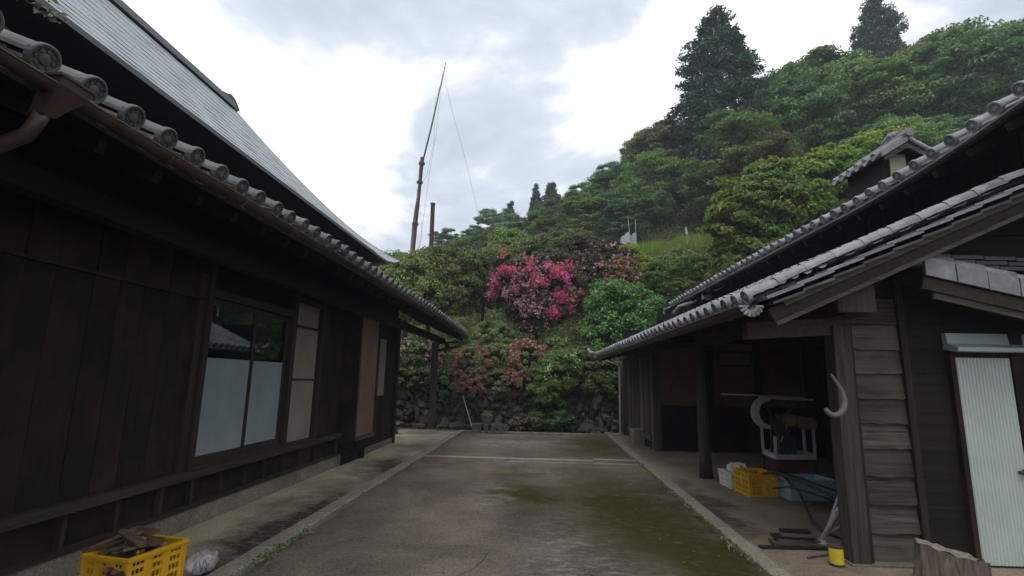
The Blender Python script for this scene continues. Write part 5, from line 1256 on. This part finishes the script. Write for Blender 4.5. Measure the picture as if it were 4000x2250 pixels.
shrub('creeper', 'dark trailing creeper over the stone wall left of the porch post', 'creeper', (-5.0, 17.4, 1.6), [(-5.0, 17.15, 1.45, .8, .3, .45), (-4.2, 17.1, 1.5, .6, .28, .4)], 70, 55, 0.15, 0.075, GREEN['cover'], trunk=0.015)
shrub('creeper', 'dark trailing creeper over the stone wall between the red azaleas', 'creeper', (-1.5, 17.4, 1.6), [(-1.5, 17.15, 1.4, .55, .3, .5), (-3.3, 17.15, 1.4, .5, .3, .45)], 60, 55, 0.15, 0.075, GREEN['cover'], trunk=0.015)
shrub('creeper', 'dark trailing creeper over the stone wall near the barn drain pipe', 'creeper', (1.7, 17.4, 1.6), [(1.5, 17.15, 1.45, .7, .3, .35), (2.4, 17.1, 1.4, .5, .28, .4)], 60, 55, 0.15, 0.075, GREEN['cover'], trunk=0.015)
shrub('azalea_bush', 'large azalea covered in bright pink and red flowers in the middle of the slope', 'bush', (-0.3, 21.2, G(-.3, 21.2)),
      [(-0.35, 20.7, 5.2, 1.75, 1.2, 1.45), (-1.35, 20.6, 5.4, 1.0, 0.9, 1.1), (0.75, 20.6, 5.2, 1.0, .9, 1.15), (0.45, 20.8, 6.3, .8, .8, .65), (-1.6, 20.8, 6.2, .7, .7, .55), (-0.3, 20.4, 4.1, 1.1, .8, .7), (0.9, 20.6, 4.5, .7, .7, .6)], 420, 62, 0.22, 0.085, GREEN['azalea_dull'],
      [('pink', [((0.9, 19.6, 5.2), .6), ((1.05, 19.7, 4.75), .5), ((0.75, 19.5, 5.7), .5), ((-1.75, 19.7, 5.5), .45), ((-1.4, 19.6, 5.9), .4), ((-0.65, 19.4, 5.6), .35), ((0.75, 19.7, 6.2), .5), ((0.35, 19.4, 5.75), .5), ((0.1, 19.4, 5.3), .4), ((0.55, 19.5, 4.1), .2), ((-1.9, 19.8, 5.0), .3), ((-0.9, 19.5, 5.2), .6), ((0.4, 19.5, 4.7), .5)], 44, .04, .05),
       ('red', [((-1.75, 19.9, 6.35), .4), ((-0.75, 19.8, 6.3), .35), ((0.95, 19.6, 5.0), .4), ((0.5, 19.5, 5.75), .35)], 12, .03, .06),
       ('violet', [((0.75, 19.5, 5.5), .35), ((0.15, 19.4, 5.95), .3)], 10, .03, .06),
       ('faded', [((-0.4, 19.4, 4.9), 1.5), ((-1.5, 19.6, 4.9), .8), ((-0.2, 19.5, 4.0), 1.0), ((0.6, 19.5, 5.0), 1.0), ((-0.3, 19.4, 5.8), 1.2)], 120, .03, .05)], trunk=0.09, k=30)
shrub('azalea_bush', 'reddish green azalea above and right of the large pink azalea', 'bush', (2.1, 24.6, G(2.1, 24.6)), [(1.6, 24.4, 7.6, 1.3, 1.0, 1.0), (2.9, 24.3, 7.3, 1.3, 1.0, .85), (2.2, 24.0, 6.6, 1.4, .8, .7), (3.6, 24.2, 7.0, .8, .8, .6)], 240, 62, 0.25, 0.10, GREEN['azalea_dull'],
      [('faded', [((2.5, 23.3, 7.2), 1.2), ((3.4, 23.4, 6.8), .9)], 70, .03, .08), ('red', [((2.9, 23.3, 7.0), .5)], 6, .03, .06)], trunk=0.07)
shrub('azalea_bush', 'small coral tinted azalea right of the reddish green azalea', 'bush', (3.6, 23.3, G(3.6, 23.3)), [(3.55, 23.2, 6.3, .8, .7, .9), (3.3, 23.0, 5.7, .7, .6, .6)], 95, 62, 0.22, 0.09, GREEN['azalea_red'], [('red', [((3.5, 22.5, 6.6), .6)], 8, .03, .06), ('faded', [((3.5, 22.5, 6.2), .9)], 50, .03, .08)], trunk=0.05)
shrub('azalea_bush', 'brownish green azalea with a rounded top behind the pink azalea', 'bush', (0.4, 25.6, G(.4, 25.6)), [(0.5, 25.4, 8.3, 1.5, 1.1, .8), (-0.9, 25.3, 7.8, 1.1, 1, .8), (1.5, 25.6, 8.6, 1.0, 1, .7)], 170, 62, 0.27, 0.10, GREEN['azalea'], trunk=0.07)
shrub('camellia_tree', 'glossy green camellia standing behind the end of the lower barn roof', 'tree', (2.9, 19.3, G(2.9, 19.3)), [(2.95, 19.2, 3.7, 1.35, 1.0, 1.2), (2.6, 19.1, 4.5, 1.0, .9, .8), (3.6, 19.2, 4.2, .9, .8, .9), (2.2, 19.0, 3.3, .8, .7, .8)], 190, 55, 0.25, 0.105, GREEN['camellia'], flat=0.8, trunk=0.07, aspect=0.5)
shrub('bush', 'lime green bush at the left end of the grass terrace', 'bush', (4.4, 26.7, G(4.4, 26.7)), [(4.3, 26.5, 7.9, .9, .8, .8), (5.0, 26.4, 7.3, 1.0, .8, .7), (5.6, 26.2, 6.9, .8, .8, .6)], 110, 55, 0.28, 0.12, GREEN['lime'], trunk=0.05)
shrub('bush', 'olive green maple bush above the end of the upper barn roof', 'bush', (6.4, 25.7, G(6.4, 25.7)), [(5.9, 25.4, 6.6, 1.4, 1.0, 1.0), (7.3, 25.5, 6.9, 1.4, 1.0, 1.0), (6.5, 25.0, 5.9, 1.5, .8, .8)], 210, 62, 0.28, 0.11, GREEN['yellowgreen'], flat=0.4, trunk=0.07)
for kx, (x, y, rz_, lab, mt) in enumerate(((5.6, 29.6, 1.0, 'dark green weedy bush on the bank left below the grass terrace', 'cover'), (8.0, 30.2, 1.1, 'dark green weedy bush on the bank in the middle below the grass terrace', 'hedge'), (10.6, 30.0, 1.2, 'dark green weedy bush on the bank right below the grass terrace', 'cover'), (9.2, 27.6, 1.0, 'green bush low on the bank above the barn eave', 'azalea'))):
    z = G(x, y)
    shrub('bush', lab, 'bush', (x, y, z), [(x, y, z + .4, 1.5, 1.0, rz_), (x + 1.0, y - .3, z + .2, 1.0, .9, .8)], 120, 60, 0.3, 0.13, GREEN[mt], trunk=0.04)
shrub('light_tree', 'bright light green young tree behind the hedge below the aerial', 'tree', (-2.0, 29.0, G(-2., 29.)), [(-2.1, 28.9, 9.3, 1.2, 1.0, .9), (-1.3, 28.8, 8.8, .9, .9, .8), (-2.6, 28.9, 8.7, .9, .9, .7)], 130, 60, 0.32, 0.14, GREEN['spring'], trunk=0.08)
for i, (x, y, z, rx, rz_, lab) in enumerate(((9.4, 21.6, 9.0, 2.1, 1.7, 'yellow-green broadleaf tree rising behind the upper barn eave'), (12.4, 22.6, 10.3, 2.0, 1.6, 'yellow-green tree left of the smoke vent on the barn roof'), (15.6, 24.0, 12.0, 1.9, 1.3, 'yellow-green tree behind the smoke vent on the barn roof'), (8.7, 22.0, 7.1, 1.35, 1.1, 'lowest yellow-green tree behind the far half of the upper barn eave'))):
    shrub('persimmon_tree', lab, 'tree', (x, y, G(x, y)), [(x, y, z, rx, 1.5, rz_), (x - rx * .6, y - .3, z - .9, rx * .6, 1.1, rz_ * .7), (x + rx * .6, y - .2, z - .5, rx * .65, 1.1, rz_ * .75), (x + .3, y - .2, z + rz_ * .7, rx * .55, 1, rz_ * .5), (x - .4, y - .5, z - 1.9, rx * .7, 1, rz_ * .7)], 230, 42, 0.36, 0.21, GREEN['yellowgreen'], flat=0.55, trunk=0.13, aspect=0.5)
# --- forest templates
def broad_template(seed, h, r_, flat):
    lob = [(0, 0, h * .62, r_ * .75, r_ * .75, h * .30)]
    n = 7
    for i in range(n):
        a = 2 * math.pi * i / n + seed; rr_ = r_ * rng.uniform(.45, .7)
        lob.append((rr_ * math.cos(a), rr_ * math.sin(a), h * rng.uniform(.22, .75), r_ * rng.uniform(.35, .55), r_ * rng.uniform(.35, .55), h * rng.uniform(.14, .22)))
    lob.append((rng.uniform(-.6, .6), rng.uniform(-.6, .6), h * .85, r_ * .42, r_ * .42, h * .15))
    cc, nn = clumps_on(lob, 190, 0.25, (0.75, 1.02))
    kp = rng.uniform(0, 1, len(cc)) < 0.86; cc, nn = cc[kp], nn[kp]
    cen, nor = clump_leaves(cc, nn, 150, 0.66, flat * 0.8)
    crown = leaf_mesh('crown', cen, nor, 0.175, 0.55, GREEN['forest'])
    tr = branches((0, 0, -0.6), cc, 0.16, 0.4, 16).mesh('trunk', MT['bark'])
    return crown, tr
def cedar_template(h, r_, seed, ex=0.62, rc=0.52):
    cc = []; nn = []
    z = h * 0.10
    while z < h * 0.985:
        f = (z / h)
        rad = r_ * (1 - f) ** ex * (1 + 0.14 * math.sin(f * 19 + seed)) + 0.2
        m = max(4, int(rad * 9))
        for i in range(m):
            a = rng.uniform(0, 6.28); rr_ = rad * rng.uniform(0.08, 1.0) ** 0.6 * (1 + .15 * math.sin(3 * a + seed))
            cc.append((rr_ * math.cos(a), rr_ * math.sin(a), z + rng.uniform(-.3, .3) - 0.12 * rr_)); nn.append((math.cos(a), math.sin(a), .5))
        z += h * 0.024
    cc = np.array(cc); nn = np.array(nn)
    cen, nor = clump_leaves(cc, nn, 64, rc, 0.8)
    crown = leaf_mesh('crown', cen, nor, 0.26, 0.4, GREEN['cedar'])
    mb = MB().tube([(0, 0, -0.6), (0.05, 0, h * .5), (0, 0, h * .97)], [0.35, 0.2, 0.03], 7)
    for j in rng.choice(len(cc), 40, replace=False):
        c = cc[j]; mb.tube([(0, 0, c[2] + .3), tuple(c)], [0.05, 0.015], 4)
    return crown, mb.mesh('trunk', MT['bark'])
BT = [broad_template(s, 8.0, 3.3, f) for s, f in ((0, .35), (1.1, .45), (2.3, .3), (3.7, .5))]
CT = [cedar_template(17.0, 5.0, 0.3, 0.72), cedar_template(11.0, 2.3, 2.0, 0.95, 0.34)]
def plant(tpl, name, label, x, y, s, sz, group, mat=None, dz=0.0):
    T = Thing(name, label, 'tree', (0, 0, 0), group, rng.uniform(0, 6.28), (x, y, G(x, y) + dz))
    T.e.scale = (s, s, sz)
    o = T.part('crown', tpl[0], None); T.part('trunk', tpl[1], None)
    if mat is not None:
        o.material_slots[0].link = 'OBJECT'; o.material_slots[0].material = mat
    return T
plant(CT[0], 'cedar_tree', 'tall dark conical cedar dominating the middle of the skyline', 16.6, 46.0, 1.45, 1.17, None)
plant(CT[0], 'cedar_tree', 'dark cedar cut by the top edge of the picture near the upper right', 42.8, 62.0, 1.2, 1.36, None)
plant(CT[1], 'cedar_tree', 'small slim far cedar, left of the two above the aerial', -1.7, 85.0, 1.05, 1.12, None)
plant(CT[1], 'cedar_tree', 'small broad far cedar, right of the two above the aerial', 1.1, 85.0, 1.7, 1.05, None)
plant(CT[1], 'cedar_tree', 'tiny lone tree on the skyline at the tip of the metal roof', -18.3, 62.0, 0.5, 0.42, None)
plant(CT[1], 'cedar_tree', 'dark far cedar at the left foot of the wooded ridge behind the aerial', -5.6, 78.0, 0.9, 0.85, None)
plant(BT[1], 'broadleaf_tree', 'broad green tree in front of the foot of the tall cedar', 14.6, 38.0, 1.35, 1.12, None, GREEN['forest_lt'])
plant(BT[2], 'broadleaf_tree', 'rounded dark green tree just behind the white net', 6.2, 37.5, 0.62, 0.62, None, GREEN['forest'])
plant(BT[0], 'broadleaf_tree', 'olive green tree right above the barn roof ridge at the right edge', 27.5, 30.5, 0.95, 0.9, None, GREEN['forest_ol'])
mats = [GREEN['forest'], GREEN['forest'], GREEN['forest_lt'], GREEN['forest'], GREEN['forest_ol'], GREEN['forest'], GREEN['forest_lt']]
nf = 0
WOOD = []
def wood_tree(px, py, s):
    k = int(rng.integers(len(mats))); mt = mats[k]; a = px / py
    tone = {0: 'dark green', 1: 'dark green', 2: 'lighter green', 3: 'dark green', 4: 'olive green', 5: 'dark green', 6: 'lighter green'}[k]
    if py > 62: zone = 'far ridge behind the aerial'
    elif a < 0.30: zone = 'slope left of the tall cedar'
    elif py > 49: zone = 'skyline right of the tall cedar'
    elif py < 38: zone = 'slope directly above the barn roof'
    else: zone = 'slope right of the tall cedar'
    WOOD.append((a, plant(BT[int(rng.integers(4))], 'forest_tree', tone + ' broadleaf tree on the ' + zone, px, py, s, s * rng.uniform(.9, 1.1), tone + ' trees on the ' + zone, mt)))
AH = [-.6, -.35, -.2, 0.0, .12, .26, .6, 1.0, 1.4]; HH = [.45, .45, .50, .50, .72, 1.12, 1.52, 1.66, 1.66]
for (yr, a0, a1, st) in ((25, .62, 1.25, 4.2), (30, .52, 1.2, 4.4), (35.5, .46, 1.15, 4.6), (41, 0.02, 1.1, 4.6), (46.5, -.08, 1.1, 4.8), (52, -.25, 1.1, 5.0), (57, -.3, 1.12, 5.0), (64, -.34, .3, 5.2), (74, -.36, .12, 5.0), (84, -.3, .08, 5.5)):
    x = a0 * yr
    while x < a1 * yr:
        px = x + rng.uniform(-1.3, 1.3); py = yr + rng.uniform(-1.8, 1.8)
        a = px / py; s = float(np.interp(a, AH, HH)) * rng.uniform(0.78, 1.12)
        if yr <= 36: s *= 0.62
        if yr > 60 and a < -.07: s *= 1.55
        if not (abs(px - 16.6) < 4.5 and abs(py - 46) < 4.5):
            wood_tree(px, py, s); nf += 1
        x += st * max(0.55, float(np.interp(x / yr, AH, HH)))
ORD = 'first second third fourth fifth sixth seventh eighth ninth tenth eleventh twelfth thirteenth fourteenth fifteenth sixteenth seventeenth eighteenth nineteenth twentieth twenty-first twenty-second twenty-third twenty-fourth twenty-fifth twenty-sixth twenty-seventh twenty-eighth twenty-ninth thirtieth'.split()
cnt = {}
for a, T_ in sorted(WOOD, key=lambda q: q[0]):
    k = T_.e['group']; i_ = cnt.get(k, 0); cnt[k] = i_ + 1
    T_.e['label'] = T_.e['label'].replace(' tree on', ' tree, ' + ORD[min(i_, 29)] + ' from the left on')
# --- uncountable cover: weeds on the slope, bright grass on the terrace, moss and weeds on the joints
def cover():
    n = 110000
    y = 17.7 + 45 * rng.uniform(0, 1, n) ** 1.5 ; a = rng.uniform(-.42, 1.0, n); x = a * y
    z = hill_z(x, y) + rng.uniform(0, .45, n) ** 1.0
    keep = (rng.uniform(0, 1, n) < np.where(y < 22.5, 0.10, 1.0))
    cen = np.stack([x, y, z], 1)[keep]
    nor = np.tile(np.array([0, -0.5, 0.8]), (len(cen), 1))
    k = 5500
    xw = rng.uniform(-6.5, 3.4, k); yw = 17.2 + 1.2 * rng.uniform(0, 1, k) ** 1.3
    zw = np.where(yw > 17.3, 1.70, 1.66 - (17.3 - yw) * 1.5) + rng.uniform(-.12, .25, k)
    cen = np.concatenate([cen, np.stack([xw, yw - .12, zw], 1)]); nor = np.tile(np.array([0, -0.5, 0.8]), (len(cen), 1))
    structure('ground_cover', leaf_mesh('ground_cover', cen, nor, 0.17, 0.5, GREEN['cover']), None, kind='stuff')
    n = 30000
    y = rng.uniform(31.5, 37.0, n); x = rng.uniform(3.2, 15.5, n); h = rng.uniform(.3, 1.0, n) * (0.75 + 0.45 * np.sin(x * 1.9 + 2 * np.sin(y * 1.3)))
    z = hill_z(x, y)
    v = np.empty((n, 3, 3)); an = rng.uniform(0, 6.28, n); w = 0.035
    v[:, 0] = np.stack([x - w * np.cos(an), y - w * np.sin(an), z - .05], 1); v[:, 1] = np.stack([x + w * np.cos(an), y + w * np.sin(an), z - .05], 1)
    v[:, 2] = np.stack([x + rng.normal(0, .18, n), y + rng.normal(0, .18, n), z + h], 1)
    me = bpy.data.meshes.new('grass'); me.vertices.add(n * 3); me.vertices.foreach_set('co', v.reshape(-1))
    me.loops.add(n * 3); me.loops.foreach_set('vertex_index', np.arange(n * 3).astype(np.int32))
    me.polygons.add(n); me.polygons.foreach_set('loop_start', (np.arange(n) * 3).astype(np.int32)); me.polygons.foreach_set('loop_total', np.full(n, 3, np.int32))
    me.materials.append(GREEN['grass']); me.update(); me.validate()
    structure('grass', me, None, kind='stuff')
    # weeds in the joints of the yard
    pts = []
    for x0, y0, sx, sy, k in ((-2.37, 4.75, .03, .35, 120), (1.84, 6.2, .02, 1.2, 120), (1.86, 9.5, .02, 1.5, 90), (-0.3, 15.6, 1.4, .06, 160), (1.5, 15.6, .4, .1, 120), (-2.36, 8.0, .02, 1.5, 60), (-3.0, 15.75, .6, .12, 120), (2.1, 16.2, .3, .2, 120)):
        pts.append(np.stack([rng.normal(x0, sx, k), rng.normal(y0, sy, k), rng.uniform(-.01, .04, k)], 1))
    c = np.concatenate(pts)
    k = 420
    lx = np.concatenate([rng.uniform(-2.4, 1.9, k // 3), rng.normal(1.7, .25, k // 3), rng.normal(-2.2, .3, k // 3)]); ly = rng.uniform(3.2, 15.6, len(lx))
    lz = np.where((lx > -2.39) & (lx < 1.87), -0.016, 0.045)
    structure('fallen_leaves', leaf_mesh('fallen_leaves', np.stack([lx, ly, lz], 1), np.tile(np.array([0, 0, 3.0]), (len(lx), 1)), 0.03, 0.6, GREEN['azalea_dull'], 0.05, 0.3), None, kind='stuff')
    structure('joint_weeds', leaf_mesh('joint_weeds', c, np.tile(np.array([0, 0, 1.0]), (len(c), 1)), 0.045, 0.35, GREEN['azalea']), None, kind='stuff')
cover()
# plant in the larger pot
cc = np.array([(-1.76, 16.28, 0.48), (-1.84, 16.26, 0.46), (-1.68, 16.28, 0.47), (-1.76, 16.22, 0.52)]) - np.array(POT1.base)
cen, nor = clump_leaves(cc, np.tile([0, -.3, .8], (4, 1)), 30, 0.09, .7)
POT1.part('plant', leaf_mesh('plant', cen, nor, 0.06, 0.5, GREEN['azalea']), None)
# twig hanging into the top left corner, from a tree standing beside the camera's left
TIPS = [(-2.45, 1.92, 3.26), (-2.45, 2.01, 3.32), (-2.45, 2.03, 3.28), (-2.45, 2.09, 3.27), (-2.45, 2.12, 3.29), (-2.45, 2.07, 3.37)]
def corner_tree():
    T = Thing('young_tree', 'leafy twig hanging before the dark eave in the top left corner', 'tree', (-2.2, 0.4, 0.0))
    T.part('trunk', MB().tube([(-2.2, .4, -.05), (-2.25, .45, 1.6), (-2.35, .6, 3.0), (-2.4, .9, 4.0)], [.06, .05, .04, .02], 7), MT['bark'])
    tips = TIPS
    T.part('branch', MB().tube([(-2.38, .7, 3.3), (-2.45, 1.4, 3.52), (-2.5, 1.8, 3.55)], [.02, .014, .009], 6).tube([(-2.5, 1.8, 3.55), TIPS[0], TIPS[3]], [.009, .005, .003], 5).tube([(-2.5, 1.8, 3.55), TIPS[1], TIPS[5]], [.009, .005, .003], 5), MT['bark'])
    b = np.array(T.base)
    cen, nor = clump_leaves(np.array(tips) - b, np.tile([.4, -.4, .3], (len(tips), 1)), 8, 0.035, .8)
    T.part('leaves', leaf_mesh('leaves', cen, nor, 0.036, 0.5, GREEN['twig']), None)
    cc2 = np.array([(-2.4 + rng.normal(0, .3), .6 + rng.normal(0, .4), 4.0 + rng.normal(0, .35)) for _ in range(20)])
    cen, nor = clump_leaves(cc2 - b, np.tile([0, 0, .8], (20, 1)), 25, 0.15, .7)
    T.part('crown', leaf_mesh('crown', cen, nor, 0.055, 0.5, GREEN['twig']), None)
corner_tree()
print('forest trees', nf, 'objects', len(bpy.data.objects))

# ------------------------------------------------------------------ damp air over the whole place
def haze():
    m = bpy.data.materials.new('haze_air'); m.use_nodes = True
    t = m.node_tree; t.nodes.clear()
    v = nd(t, 'ShaderNodeVolumePrincipled'); v.inputs['Color'].default_value = (0.80, 0.88, 1.0, 1); v.inputs['Density'].default_value = 0.0011
    o = nd(t, 'ShaderNodeOutputMaterial'); ln(t, v.outputs[0], o.inputs['Volume'])
    structure('haze', MB().box(-420, 720, -70, 410, -1.6, 190), m, kind='stuff')
haze()
